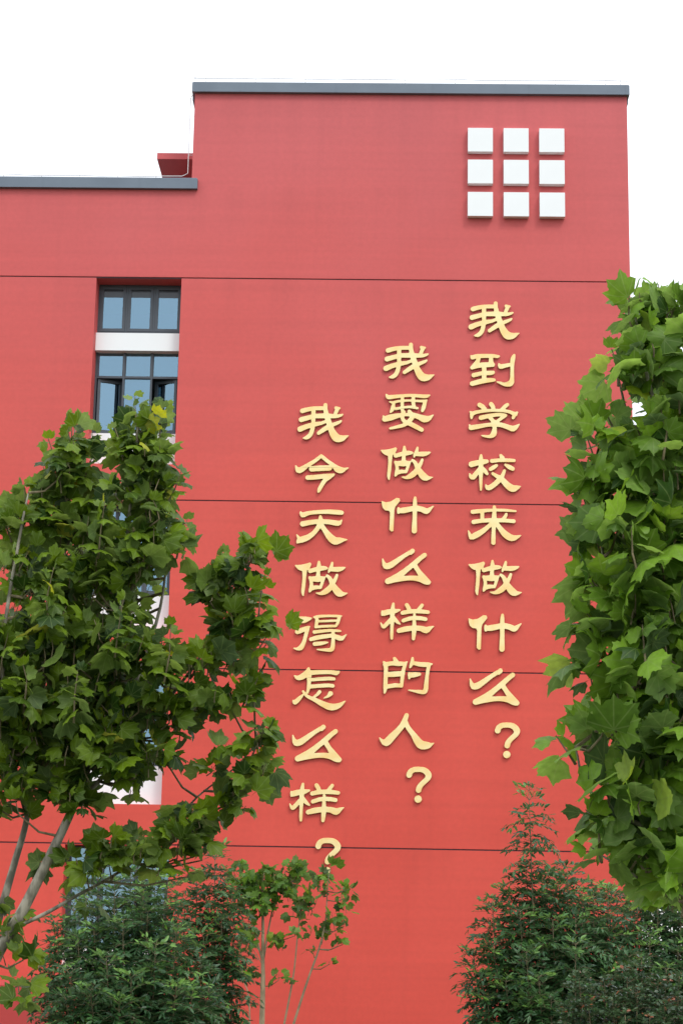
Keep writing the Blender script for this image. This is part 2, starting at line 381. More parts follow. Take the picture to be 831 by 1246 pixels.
# wall behind the grooves, sides, back and roofs
mb = MB(); e = 0.045
wall_sheet(mb, (XL, XR), (0, ZLOW), [(a-0.0, b+0.0, c, d) for a, b, c, d in holes], e, REC-e-0.004)
mb.quad((XL, 0.05, 0), (XL, 14, 0), (XL, 14, ZLOW), (XL, 0.05, ZLOW))
mb.quad((XR, 0.0452, 0), (XR, 14, 0), (XR, 14, ZTOP), (XR, 0.0452, ZTOP))
mb.quad((XL, 14, 0), (XL, 14, ZLOW), (XS, 14, ZLOW), (XS, 14, 0))
mb.quad((XS, 14, 0), (XS, 14, ZTOP), (XR, 14, ZTOP), (XR, 14, 0))
mb.quad((XS, 0.0452, ZLOW-0.5), (XS, 0.0452, ZTOP), (XS, 14, ZTOP), (XS, 14, ZLOW-0.5))
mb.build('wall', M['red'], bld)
for gz in gl_:
    cuts = [h for h in holes if h[2] < gz < h[3]+0.001 and h[3] > gz+0.05]; xs2 = [XL]+[q for h in cuts for q in h[:2]]+[XR]
    for i in range(0, len(xs2), 2):
        mb = MB(); mb.box(xs2[i]+0.003, xs2[i+1]-0.003, 0.028, 0.044, gz-G/2+0.001, gz+G/2-0.001); mb.build('joint', M['groove'], bld)
mb = MB()
mb.quad((XL, 0.1, ZLOW-0.4), (XS, 0.1, ZLOW-0.4), (XS, 14, ZLOW-0.4), (XL, 14, ZLOW-0.4))
mb.quad((XS, 0.1, ZTOP-0.03), (XR, 0.1, ZTOP-0.03), (XR, 14, ZTOP-0.03), (XS, 14, ZTOP-0.03))
mb.build('roof', M['roof'], bld)
# room behind the windows
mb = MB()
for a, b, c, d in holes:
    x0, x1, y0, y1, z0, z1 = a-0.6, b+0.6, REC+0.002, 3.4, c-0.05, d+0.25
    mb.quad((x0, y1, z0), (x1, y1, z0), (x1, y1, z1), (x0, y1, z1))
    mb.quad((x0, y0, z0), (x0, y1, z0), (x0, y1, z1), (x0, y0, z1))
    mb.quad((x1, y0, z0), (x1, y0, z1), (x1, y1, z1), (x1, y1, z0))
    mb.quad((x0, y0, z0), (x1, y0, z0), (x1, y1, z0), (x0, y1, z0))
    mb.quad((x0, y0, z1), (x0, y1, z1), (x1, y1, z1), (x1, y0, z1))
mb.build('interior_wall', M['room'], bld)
# copings
def coping(x0, x1, z0, z1, joints):
    mb = MB(); mb.box(x0, x1, -0.11, 0.38, z0, z1); mb.box(x0+0.02, x1-0.02, -0.085, 0.36, z1+0.001, z1+0.025)
    o = mb.build('coping', M['coping'], bld, bevel=0.006)
    s = MB()
    for x in joints: s.box(x-0.012, x+0.012, -0.114, -0.111, z0+0.004, z1-0.004)
    s.build('coping_seam', M['coping'], o)
    return o
cz = at(500, 101.8, -0.11).z; cz0 = at(500, 113.2, -0.11).z
coping(at(234, 107, -0.11).x, at(765.5, 107, -0.11).x, cz0, cz, [-6.2+2.4*i for i in range(1, 6)])
lz = at(120, 216.0, -0.11).z; lz0 = at(120, 228.3, -0.11).z
coping(XL-0.1, at(240.5, 222, -0.11).x, lz0, lz, [-11, -8.6, -6.2])
# the raised block's coping returns along its left and right sides
mb = MB(); mb.box(XS-0.1, XS+0.2, 0.381, 14, cz0+0.002, cz-0.002); mb.box(XR-0.2, XR+0.08, 0.381, 14, cz0+0.002, cz-0.002)
mb.build('coping', M['coping'], bld)
# red canopy slab standing out from the side of the raised block, behind the low roof
cx0 = at(191.5, 190, 1.2).x; c0 = at(205, 193.5, 1.2).z; c1 = at(205, 187, 1.2).z
mb = MB(); mb.box(cx0, XS, 1.2, 3.9, c0, c1+0.02)
mb.build('canopy_slab', M['red'], bld)
mb = MB(); mb.box(cx0+0.25, XS, 3.1, 3.25, ZLOW-0.4, c0-0.003)
mb.build('stair_wall', M['red'], bld)

# white spandrel bands in the window column
YW = 0.50                # window plane
def bandpanel(z0, z1, y=0.34, x0=WX0, x1=WX1):
    mb = MB(); mb.box(x0+0.003, x1-0.003, y, YW+0.12, z0, z1)
    return mb.build('spandrel', M['white'], bld, bevel=0.004)
zz = lambda py, px=165, y=0.34: at(px, py, y).z
bandpanel(zz(427), zz(405.5), 0.32)
bandpanel(holes[0][2]+0.004, zz(527.5))
bandpanel(holes[1][2]+0.004, zz(724))
bandpanel(holes[2][2]+0.004, zz(932))
bandpanel(holes[3][2]+0.004, zz(1155), 0.34, holes[3][0], holes[3][1])

def window(x0, x1, z0, z1, kind, open_=()):
    """frame mesh = the window part; sashes and panes are its sub-parts"""
    y0, y1 = YW, YW+0.09; t = 0.05
    mb = MB()
    mb.box(x0, x0+t, y0, y1, z0, z1); mb.box(x1-t, x1, y0, y1, z0, z1)
    mb.box(x0+t, x1-t, y0+0.001, y1, z0, z0+t); mb.box(x0+t, x1-t, y0+0.001, y1, z1-t, z1)
    n = 3; w = (x1-x0-t)/n; mull = []
    for i in range(1, n):
        xc = x0+t/2+w*i; mb.box(xc-t/2, xc+t/2, y0-0.004, y1, z0+t, z1-t); mull.append(xc)
    zt = None
    if kind == 'transom':
        zt = z1-(z1-z0)*0.33
        xs = [x0+t] + [v for m_ in mull for v in (m_-t/2, m_+t/2)] + [x1-t]
        for i in range(0, 6, 2): mb.box(xs[i], xs[i+1], y0+0.002, y1, zt-t*0.55, zt+t*0.55)
    fr = mb.build('window', M['frame'], bld)
    xs = [x0+t] + [v for m_ in mull for v in (m_-t/2, m_+t/2)] + [x1-t]
    pr = random.Random(int(z0*100))
    def tilt(g):
        a_, b_ = pr.uniform(-.006, .006), pr.uniform(-.006, .006); c0_ = g.v[0]
        g.v = [(v[0], v[1]+a_*(v[0]-c0_[0])+b_*(v[2]-c0_[2]), v[2]) for v in g.v]
    for i in range(3):
        a, b = xs[2*i], xs[2*i+1]
        zlo, zhi = z0+t, (zt-t*0.55 if zt else z1-t)
        if zt:
            g = MB(); g.box(a+0.002, b-0.002, y0+0.05, y0+0.062, zt+t*0.55+0.002, z1-t-0.002)
            tilt(g); g.build('pane', M['glass'], fr)
            q = 0.018
            for bx in ((a, a+q, zt+t*0.55, z1-t), (b-q, b, zt+t*0.55, z1-t)):
                s = MB(); s.box(bx[0]+0.001, bx[1]-0.001, y0+0.02, y0+0.048, bx[2]+0.001, bx[3]-0.001); s.build('glazing_bead', M['frame'], fr)
        # sash
        sw = 0.075 if (not zt or i != 1) else 0.0
        parts = []
        if sw:
            s = MB(); ys = y0-0.012
            s.box(a+0.004, a+sw, ys, ys+0.06, zlo+0.004, zhi-0.004); s.box(b-sw, b-0.004, ys, ys+0.06, zlo+0.004, zhi-0.004)
            s.box(a+sw, b-sw, ys+0.001, ys+0.06, zlo+0.004, zlo+sw); s.box(a+sw, b-sw, ys+0.001, ys+0.06, zhi-sw, zhi-0.004)
            ztp = zhi-sw
            if kind == 'plain':
                ztp = zhi-sw-0.20; dk = MB(); dk.box(a+sw, b-sw, ys+0.031, ys+0.042, ztp+0.001, zhi-sw); dk.build('soffit_reflection', M['soffitreflect'], fr)  # added dark strip paints the soffit's reflection across the upper glass
            g = MB(); g.box(a+sw, b-sw, ys+0.03, ys+0.042, zlo+sw, ztp)
            if i in open_:
                hx = a if i == 0 else b; ang = R(24) if i == 0 else R(-24)
                for mbb in (s, g):
                    for k, v in enumerate(mbb.v):
                        dx, dy = v[0]-hx, v[1]-(ys+0.06)
                        mbb.v[k] = (hx+dx*math.cos(ang)-dy*math.sin(ang), ys+0.10+dx*math.sin(ang)+dy*math.cos(ang), v[2])
            s.build('sash', M['frame'], fr); tilt(g); g.build('pane', M['glass'], fr)
        else:
            g = MB(); g.box(a+0.002, b-0.002, y0+0.05, y0+0.062, zlo+0.002, zhi-0.002); tilt(g); g.build('pane', M['glass'], fr)
    return fr
zw = lambda py, px=165: at(px, py, YW).z
window(WX0, WX1, zw(405.5)-0.01, holes[0][3]-0.001, 'plain')
window(WX0, WX1, zw(527)-0.02, zw(427)+0.03, 'transom', (0, 2))
window(WX0, WX1, zw(724)-0.02, holes[1][3]-0.001, 'transom', (0,))
window(WX0, WX1, zw(932)-0.02, holes[2][3]-0.001, 'transom')
window(holes[3][0], holes[3][1], zw(1155)-0.02, holes[3][3]-0.001, 'transom', (2,))

# lightning conductor tape on stand-offs
def conductor(pts, label, sp=1.35, hh=0.16, r=0.011):
    root = empty('lightning_conductor', pts[0])
    tag(root, label, 'lightning rod wire')
    mb = MB(); P = []
    for a, b in zip(pts[:-1], pts[1:]):
        a, b = Vector(a), Vector(b); n = max(2, int((b-a).length/0.5))
        for k in range(n): P.append(a.lerp(b, k/n)+Vector((0, 0, rnd.uniform(-.012, .012))))
    P.append(Vector(pts[-1])); mb.tube(P, [r]*len(P), 6); mb.build('wire', M['steel'], root)
    return root
cl = conductor([(at(236, 98, 0).x, 0.05, cz+0.19), (at(764, 98, 0).x, 0.05, cz+0.19)], 'thin lightning wire running along the top of the tall roof edge')
x = at(236, 98, 0).x+0.3
while x < XR-0.1:
    s = MB(); s.tube([(x, 0.05, cz+0.02), (x, 0.05, cz+0.19)], [0.008]*2, 6); s.build('bracket', M['steel'], cl); x += 1.25
x = XR-0.16
s = MB(); s.tube([(x, 0.05, cz+0.02), (x+0.05, 0.05, cz+0.42)], [0.01, 0.006], 6); s.build('rod', M['steel'], cl)
xw = at(230.5, 170, 0.1).x
cl = conductor([(XL, 0.08, lz+0.13), (xw-0.15, 0.08, lz+0.13), (xw, 0.08, lz+0.2), (xw, 0.08, cz0-0.1), (XS-0.05, 0.05, cz0+0.02)], 'thin lightning wire along the low left roof edge, climbing beside the tall block')
x = XS-0.9
while x > -11:
    s = MB(); s.tube([(x, 0.08, lz+0.02), (x, 0.08, lz+0.13)], [0.008]*2, 6); s.build('bracket', M['steel'], cl); x -= 0.95
for k in range(3):
    z = lz+0.7+k*1.05
    s = MB(); s.tube([(xw, 0.08, z), (XS+0.01, 0.08, z)], [0.006]*2, 6); s.build('bracket', M['steel'], cl)

# low red wall in front of the facade, bottom left
zc = at(30, 1192, -1.6).z; xc = at(66, 1215, -1.6).x
lw = MB()
prof = [(-1.6, 0), (-1.6, zc-0.12), (-1.55, zc-0.03), (-1.45, zc), (-0.6, zc), (-0.6, 0)]
for (ya, za), (yb, zb_) in zip(prof[:-1], prof[1:]):
    lw.quad((-20, ya, za), (xc, ya, za), (xc, yb, zb_), (-20, yb, zb_))
lw.quad(*[(xc, y, z) for y, z in prof]); lw.quad(*[(-20, y, z) for y, z in reversed(prof)])
o = lw.build('low_wall', M['darkred'], origin=(xc-3, -1.1, 0)); tag(o, 'low red rendered wall at the bottom left, in front of the facade', 'wall')

# nine white squares
tops = [(155.8, 156, 156), (195, 195, 194.5), (233.8, 234, 234)]
cols_ = [584.2, 627.8, 671.4]; rows_ = [170.3, 209.0, 248.5]
rn = ['top', 'middle', 'bottom']; cn = ['left', 'centre', 'right']
sq = None; S = 0.555
xs_ = [at(c, 209, -0.16).x for c in cols_]; zs_ = [at(628, r_, -0.16).z for r_ in rows_]
for j in range(3):
    for i in range(3):
        if sq is None:
            hgt = (at(628, 155.8, -0.16).z-at(628, 184.6, -0.16).z); wid = at(599.5, 209, -0.16).x-at(569, 209, -0.16).x
            mb = MB(); mb.box(-wid/2, wid/2, -0.16, -0.012, -hgt/2, hgt/2)
            sq = mb.build('square_panel', M['white'], bevel=0.006); o = sq
            back = MB(); back.box(-wid/2+0.08, wid/2-0.08, -0.012, 0.02, -hgt/2+0.08, hgt/2-0.08); bk = back.build('mount', M['steel'], sq)
        else:
            o = obj('square_panel', sq.data); b2 = obj('mount', bk.data, o)
        o.location = (xs_[i], 0, zs_[j])
        place = 'the middle one' if (i == 1 and j == 1) else ('%s row, %s column' % (rn[j], cn[i]))
        tag(o, 'raised white wall square, %s of the three by three grid' % place, 'wall panel', 'white squares in a three by three grid')

# ------------------------------------------------------------------ lettering
# every glyph: crop origin (px), then strokes as "x,y,r ..." in crop pixels (8.31 per pixel)
GL = {
'wo': ((550, 350), ["210,213,22 270,197,20 340,187,18 430,187,18",
  "322,190,20 322,270,20 322,340,18 312,405,20 292,452,20 258,477,18 226,481,5",
  "202,299,24 260,284,22 330,265,20 400,262,22 470,262,22 550,266,17 598,256,12 614,248,6",
  "192,393,26 250,369,23 330,347,22 400,335,16 445,318,14",
  "378,432,17 430,396,21 480,368,22 530,345,17 582,324,14 600,312,8",
  "440,155,19 442,200,19 455,260,24 480,330,26 503,395,29 532,450,36 565,482,38 615,483,28 650,468,14 676,458,4",
  "545,182,14 582,186,9", "568,190,14 553,212,18 540,245,16"]),
'dao': ((550, 350), ["205,705,21 260,692,20 350,690,19 420,690,17 455,697,15 474,692,7", "190,690,7 205,705,15",
  "268,712,17 252,752,20 200,808,17", "392,712,18 392,752,22 410,778,18", "200,810,17 270,786,23 340,780,24 410,780,20",
  "322,780,21 322,860,21 322,930,22", "217,885,21 300,866,19 390,862,21 415,856,15",
  "202,970,23 300,945,24 390,934,20 425,934,14", "470,768,5 487,797,22 530,790,19 590,778,17",
  "626,682,11 612,720,22 607,780,17 605,850,17 604,920,20 588,968,28 530,977,18 490,964,12 452,953,5"]),
'xue': ((550, 480), ["277,105,22 310,125,22 332,155,20", "393,97,21 412,125,20 415,150,18", "558,102,16 532,122,19 500,152,15",
  "195,240,9 200,200,20 240,180,17 330,165,15 450,160,14 560,170,15 620,192,18 638,200,20", "182,175,7 205,190,16", "660,180,6 635,196,18 615,236,14",
  "290,235,22 380,214,19 470,203,17 538,212,16", "535,216,14 490,245,15 455,272,15 428,296,20", "380,232,18 408,262,18 420,296,22",
  "425,280,24 428,340,20 418,398,28 380,424,16 320,420,9 298,414,4",
  "190,335,24 250,326,22 350,308,18 430,304,20 500,308,22 570,332,24 615,345,28 650,325,17 678,300,4", "175,308,7 190,335,20"]),
'xiao': ((550, 480), ["195,706,28 250,692,26 320,680,24 350,676,18", "292,615,11 291,660,20 290,760,22 290,850,16 290,920,13 290,965,8",
  "280,750,18 250,790,22 212,836,24 188,828,17 176,802,6", "308,745,16 335,778,19 352,800,15",
  "490,615,13 505,640,22 515,660,15", "402,672,19 470,665,17 560,665,17 625,668,15", "388,755,18 420,736,20 448,718,14",
  "538,712,12 580,735,22 612,752,19", "527,772,15 508,820,18 470,870,24 420,915,24 372,944,24 352,938,18 340,912,5",
  "410,800,14 450,825,18 500,855,24 555,915,31 608,950,34 650,943,23 690,930,4"]),
'lai': ((550, 605), ["206,148,20 280,140,19 400,131,14 540,132,13 640,141,9", "216,250,21 300,238,19 420,232,20 540,236,18 622,243,18",
  "425,98,15 425,150,18 422,240,25 418,340,18 416,420,21 416,460,21", "303,160,18 303,215,17", "546,170,12 536,195,16 510,222,14",
  "400,265,18 350,310,21 290,355,26 230,388,30 192,405,22 175,370,13 163,338,4",
  "450,268,20 490,322,24 540,378,32 600,412,31 650,405,19 692,386,4"]),
'zuo': ((550, 605), ["170,682,6 205,698,22 240,704,32 280,695,32 312,668,16", "262,720,24 260,800,17 255,880,17 248,950,15 252,984,6", "300,690,16 300,715,12",
  "318,737,20 370,722,21 430,710,23 470,708,18 490,708,7", "405,645,11 405,690,20 400,760,17 400,800,25",
  "310,800,8 330,815,20 400,818,29 445,812,20 468,800,8", "320,805,14 334,870,16 325,925,17 315,948,7", "455,812,16 438,870,14 425,905,14",
  "330,915,20 380,902,19 425,905,14",
  "540,655,11 532,690,16 512,730,13 506,750,7", "530,720,20 600,720,24 645,712,16 670,702,6",
  "490,785,13 520,812,18 540,860,22 578,920,32 615,960,35 652,970,20 698,962,4",
  "590,780,13 575,820,17 550,862,21 520,910,27 480,944,27 430,965,15 385,960,5"]),
'shen': ((550, 735), ["P 167,143 205,158 260,150 318,112 348,116 355,140 325,180 305,205 296,240 293,340 290,455 270,461 250,440 254,340 256,265 245,244 205,240 180,215 170,180",
  "350,245,24 400,240,29 460,228,26 520,220,27 580,230,27 628,250,28 665,225,16 698,198,4", "340,220,12 340,265,12",
  "510,110,13 508,150,19 508,220,21 507,330,21 505,420,25 505,455,26"]),
'me': ((550, 735), ["183,758,5 195,800,16 217,832,29 262,824,31 320,785,26 400,728,20 460,690,20", "470,692,22 488,675,23",
  "612,718,23 570,750,23 520,796,25 440,862,25 360,925,30 290,965,30 238,990,28", "238,990,27 330,970,27 460,957,23 560,965,28 620,990,30 655,1006,20 672,998,8",
  "505,812,24 545,875,22 590,935,27 650,995,24"]),
'wen': ((550, 865), ["460,198,28 472,166,26 508,145,25 570,142,25 622,157,28 655,200,30 640,240,25 592,284,24 564,320,26 556,350,27", "552,440,36"]),
'yao': ((445, 405), ["208,624,7 228,650,20 300,644,17 450,632,14 600,642,17 645,630,6",
  "242,697,6 278,706,13", "285,705,10 276,750,19 265,780,17 250,802,8", "285,702,12 340,690,11 440,684,10 540,690,11 600,688,13 618,680,5", "602,693,15 585,750,20 572,788,14",
  "370,650,15 368,750,15 372,800,15", "480,650,16 479,700,17 487,745,17", "300,768,13 400,752,11 460,750,13 522,762,11",
  "192,872,26 250,856,30 330,836,22 400,828,14 460,826,22 540,850,26 590,870,34 635,865,24 682,830,4", "178,840,6 190,870,20",
  "440,795,18 470,845,22 440,890,20 390,930,18 320,950,15 248,966,11",
  "385,800,16 368,842,18 385,890,18 450,920,22 510,950,22 565,980,20"]),
'yang': ((445, 660), ["182,715,26 230,702,26 290,695,22 342,682,9", "166,695,8 166,735,8", "280,620,12 272,680,20 268,780,20 265,860,15 263,930,15 263,970,12",
  "250,780,17 215,822,19 182,852,18 165,838,11 152,812,4", "285,758,15 312,797,17 345,824,7",
  "415,632,19 435,665,20 445,690,14", "570,634,16 545,665,17 520,695,14", "372,712,19 440,698,20 540,695,20 630,705,17",
  "380,790,18 450,768,19 540,764,19 605,775,18", "492,732,13 490,800,16 490,880,22 485,940,19 482,974,15",
  "335,892,22 400,876,26 490,865,24 560,870,26 610,886,31 650,866,18 685,848,4"]),
'de': ((445, 790), ["290,95,16 305,122,22", "178,128,7 196,150,19 203,200,19 200,300,19 197,390,19 190,440,9", "196,155,22 260,143,20 340,147,22 395,143,15 418,127,5",
  "400,150,14 382,200,17 370,280,17 360,372,16", "210,258,22 290,252,26 370,246,24", "200,380,20 250,372,20 300,365,20 355,368,18",
  "472,90,11 468,130,18 452,172,13 444,186,6", "480,140,16 550,153,22 620,155,22 668,150,7", "636,165,18 624,230,16 613,320,19 606,400,23 590,432,21 540,430,18 490,423,11 430,413,4",
  "450,262,26 500,257,24 542,252,15", "436,242,10 438,294,10"]),
'ren': ((445, 790), ["412,668,21 400,700,24 370,768,27 320,828,29 260,890,36 207,942,36 168,930,18 140,898,5",
  "395,720,22 425,790,22 480,862,26 528,935,38 563,968,42 620,972,34 655,965,16 685,950,4"]),
'jin': ((340, 480), ["422,622,17 360,670,17 280,720,20 222,758,28 190,765,25 166,722,6", "425,622,17 480,668,17 540,712,19 590,755,32 625,765,29 660,756,15 696,742,4",
  "326,752,26 400,746,27 505,743,26", "285,840,22 360,836,23 450,826,22 530,818,18 554,806,6", "510,832,20 460,868,20 425,920,19 402,965,17 394,986,8"]),
'tian': ((340, 610), ["214,108,7 236,138,24 300,118,19 400,108,19 500,105,21 600,112,23 630,115,20",
  "236,228,26 320,212,23 400,205,22 500,208,23 590,222,25 616,210,14 630,190,5",
  "415,155,14 416,210,28 395,258,22 350,318,22 290,363,27 230,386,30 196,400,22 178,422,4", "200,378,18 176,337,4",
  "430,250,22 465,300,24 510,360,34 560,400,37 610,395,28 650,390,14 683,388,4"]),
'dei': ((340, 740), ["196,115,28 240,118,33 290,110,20 322,103,6", "178,90,8 176,145,8", "182,238,24 220,225,24 270,204,19 302,188,8",
  "285,205,18 265,280,17 245,350,19 215,400,24 175,412,12 145,405,4",
  "348,90,7 378,106,15 376,150,16 366,190,13", "350,88,6 400,83,13 500,78,11 600,80,11 628,80,5", "604,92,16 588,150,14 570,182,10", "385,134,9 480,130,11 590,126,10", "366,190,12 450,184,12 562,180,12",
  "352,242,17 430,232,15 520,225,13 600,230,11 620,232,6", "318,315,18 380,298,21 460,285,20 540,278,18 590,298,24 630,306,21 655,286,11 675,268,4",
  "542,240,15 542,330,16 536,400,21 515,422,19 450,422,13 380,418,5", "356,362,19 410,358,19 460,350,13 488,347,6"]),
'zen': ((340, 740), ["295,612,13 285,650,28 235,690,28 188,705,21 152,683,5", "290,655,24 400,648,20 520,647,19 575,656,22 604,642,7",
  "300,680,24 300,750,18 294,810,16 284,852,12", "310,724,16 400,718,17 500,712,17 552,716,15", "310,794,18 400,786,18 500,781,18 540,787,17",
  "140,935,7 158,952,22 190,925,21 220,895,15 238,876,8", "240,842,11 280,890,14 350,922,19 430,965,27 500,995,33 550,1000,31 600,985,24 640,960,13 665,940,4",
  "406,846,17 385,872,14 345,902,9", "516,864,24 492,890,13 450,910,4"]),
}
ZS = 8.31
def catmull(P, step=14):
    P = np.array(P, float)
    if len(P) < 3: return P
    Q = np.vstack([2*P[0]-P[1], P, 2*P[-1]-P[-2]]); out = []
    for i in range(1, len(Q)-2):
        n = max(2, int(np.linalg.norm(Q[i+1][:2]-Q[i][:2])/step))
        for k in range(n):
            t = k/n
            a, b, c, d = Q[i-1], Q[i], Q[i+1], Q[i+2]
            out.append(0.5*((2*b)+(-a+c)*t+(2*a-5*b+4*c-d)*t*t+(-a+3*b-3*c+d)*t**3))
    out.append(Q[-2]); return np.array(out)

def glyph_loops(strokes, step=4.0):
    segs = []; polys = []
    for s in strokes:
        if s.startswith('P'): polys.append(np.array([[float(q) for q in p.split(',')] for p in s[2:].split()])); continue
        P = [[float(q) for q in p.split(',')] for p in s.split()]
        if len(P) == 1: P = P*2
        segs.append(catmull(P))
    allp = np.vstack([s[:, :2] for s in segs]+polys)
    x0, y0 = allp.min(0)-60; x1, y1 = allp.max(0)+60
    gx = np.arange(x0, x1, step); gy = np.arange(y0, y1, step)
    X, Y = np.meshgrid(gx, gy); D = np.full(X.shape, 1e3)
    for s in segs:
        for a, b in zip(s[:-1], s[1:]):
            d = b[:2]-a[:2]; l2 = max(d@d, 1e-9)
            t = np.clip(((X-a[0])*d[0]+(Y-a[1])*d[1])/l2, 0, 1)
            D = np.minimum(D, np.hypot(X-a[0]-t*d[0], Y-a[1]-t*d[1])-(a[2]+t*(b[2]-a[2])))
    for p in polys:
        inside = np.zeros(X.shape, bool); dist = np.full(X.shape, 1e3)
        for a, b in zip(p, np.roll(p, -1, 0)):
            c = ((a[1] > Y) != (b[1] > Y)); xx = (b[0]-a[0])*(Y-a[1])/((b[1]-a[1]) or 1e-9)+a[0]
            inside ^= c & (X < xx)
            d = b-a; t = np.clip(((X-a[0])*d[0]+(Y-a[1])*d[1])/(d@d), 0, 1)
            dist = np.minimum(dist, np.hypot(X-a[0]-t*d[0], Y-a[1]-t*d[1]))
        D = np.minimum(D, np.where(inside, -dist, dist))
    D = D-2.2
    K = D.copy(); K[1:-1, 1:-1] = (4*D[1:-1, 1:-1]+D[:-2, 1:-1]+D[2:, 1:-1]+D[1:-1, :-2]+D[1:-1, 2:])/8; D = K
    D[np.abs(D) < 1e-6] = 1e-6
    nxt = {}
    def ep(i, j, di, dj):
        a, b = D[i, j], D[i+di, j+dj]; t = a/(a-b); return (gx[j]+dj*step*t, gy[i]+di*step*t)
    pts = {}
    for i in range(D.shape[0]-1):
        for j in range(D.shape[1]-1):
            c = [D[i, j] < 0, D[i, j+1] < 0, D[i+1, j+1] < 0, D[i+1, j] < 0]
            if all(c) or not any(c): continue
            E = [('h', i, j), ('v', i, j+1), ('h', i+1, j), ('v', i, j)]
            cr4 = [k for k in range(4) if c[k] != c[(k+1) % 4]]
            ent = [k for k in cr4 if c[k] and not c[(k+1) % 4]]; ext = [k for k in cr4 if not c[k] and c[(k+1) % 4]]
            for k in cr4:
                if E[k] not in pts:
                    e = E[k]; pts[e] = ep(e[1], e[2], 0, 1) if e[0] == 'h' else ep(e[1], e[2], 1, 0)
            for a in ent:
                b = min(ext, key=lambda q: (q-a) % 4) ; nxt[E[a]] = E[b]
    loops = []
    while nxt:
        st = next(iter(nxt)); cur = st; lp = []
        while cur in nxt: lp.append(pts[cur]); cur = nxt.pop(cur)
        if len(lp) > 8: loops.append(simplify(lp, 0.9))
    return loops
def simplify(P, tol):
    P = np.array(P); n = len(P); k = n//2
    def dp(a, b):
        if b <= a+1: return []
        A, B = P[a], P[b % n]; d = B-A; l = np.hypot(*d) or 1e-9
        ii = np.arange(a+1, b); dd = np.abs((P[ii][:, 0]-A[0])*d[1]-(P[ii][:, 1]-A[1])*d[0])/l
        m_ = int(dd.argmax())
        if dd[m_] < tol: return []
        c = a+1+m_; return dp(a, c)+[c]+dp(c, b)
    idx = [0]+dp(0, k)+[k]+dp(k, n)
    return [tuple(P[i]) for i in idx]
def area(P): return 0.5*sum(a[0]*b[1]-b[0]*a[1] for a, b in zip(P, P[1:]+P[:1]))
def inside(pt, P):
    r = False
    for a, b in zip(P, P[1:]+P[:1]):
        if (a[1] > pt[1]) != (b[1] > pt[1]) and pt[0] < (b[0]-a[0])*(pt[1]-a[1])/(b[1]-a[1])+a[0]: r = not r
    return r

YF, YBK = -0.064, -0.030          # letters stand off the wall on pins
def glyph_meshes(key):
    (ox, oy), st = GL[key]
    loops = glyph_loops(st)
    wl = [[(lambda p: (p.x, p.z))(at(ox+x/ZS, oy+y/ZS, YF)) for x, y in lp] for lp in loops]
    xs = [p[0] for l in wl for p in l]
    allpx = [p for l in loops for p in l]
    cxp = (min(p[0] for p in allpx)+max(p[0] for p in allpx))/2; cyp = (min(p[1] for p in allpx)+max(p[1] for p in allpx))/2
    c = at(ox+cxp/ZS, oy+cyp/ZS, YF)
    wl = [[(x-c.x, z-c.z) for x, z in l] for l in wl]
    big = max(wl, key=lambda l: abs(area(l))); sg = 1 if area(big) > 0 else -1
    outer = [l for l in wl if area(l)*sg > 0]; hol = [l for l in wl if area(l)*sg < 0]
    res = []
    for o_ in outer:
        hs = [h for h in hol if inside(h[0], o_)]
        ls = [o_]+hs; flat = [p for l in ls for p in l]
        tris = tessellate_polygon([[Vector((p[0], p[1], 0)) for p in l] for l in ls])
        n = len(flat); ch = 0.008
        v = []
        # chamfered front edge: inset ring in front, outline slightly behind
        inner = []
        for l in ls:
            s_ = sg
            for i, p in enumerate(l):
                a, b = l[i-1], l[(i+1) % len(l)]
                d = Vector((b[0]-a[0], b[1]-a[1])); d = d.normalized() if d.length > 1e-9 else Vector((1, 0))
                nn = Vector((-d.y, d.x))*s_
                inner.append((p[0]+nn.x*ch*0.6, p[1]+nn.y*ch*0.6))
        v += [(x, YF, z) for x, z in inner] + [(x, YF+ch, z) for x, z in flat] + [(x, YBK, z) for x, z in flat]
        f = []; mi = []
        for t in tris:
            a, b, c3 = t
            A = (inner[b][0]-inner[a][0])*(inner[c3][1]-inner[a][1])-(inner[b][1]-inner[a][1])*(inner[c3][0]-inner[a][0])
            if A < 0: a, c3 = c3, a
            f.append((a, b, c3)); mi.append(0); f.append((c3+2*n, b+2*n, a+2*n)); mi.append(1)
        off = 0
        for l in ls:
            m_ = len(l)
            for i in range(m_):
                a, b = off+i, off+(i+1) % m_
                if sg > 0: a, b = b, a
                f.append((a, b, b+n, a+n)); mi.append(0); f.append((a+n, b+n, b+2*n, a+2*n)); mi.append(1)
            off += m_
        me = bpy.data.meshes.new('stroke'); me.from_pydata(v, [], f)
        me.materials.append(M['goldface']); me.materials.append(M['goldside'])
        me.polygons.foreach_set('material_index', mi); me.update()
        res.append((abs(area(o_)), me))
    res.sort(key=lambda q: -q[0])
    return [q[1] for q in res]

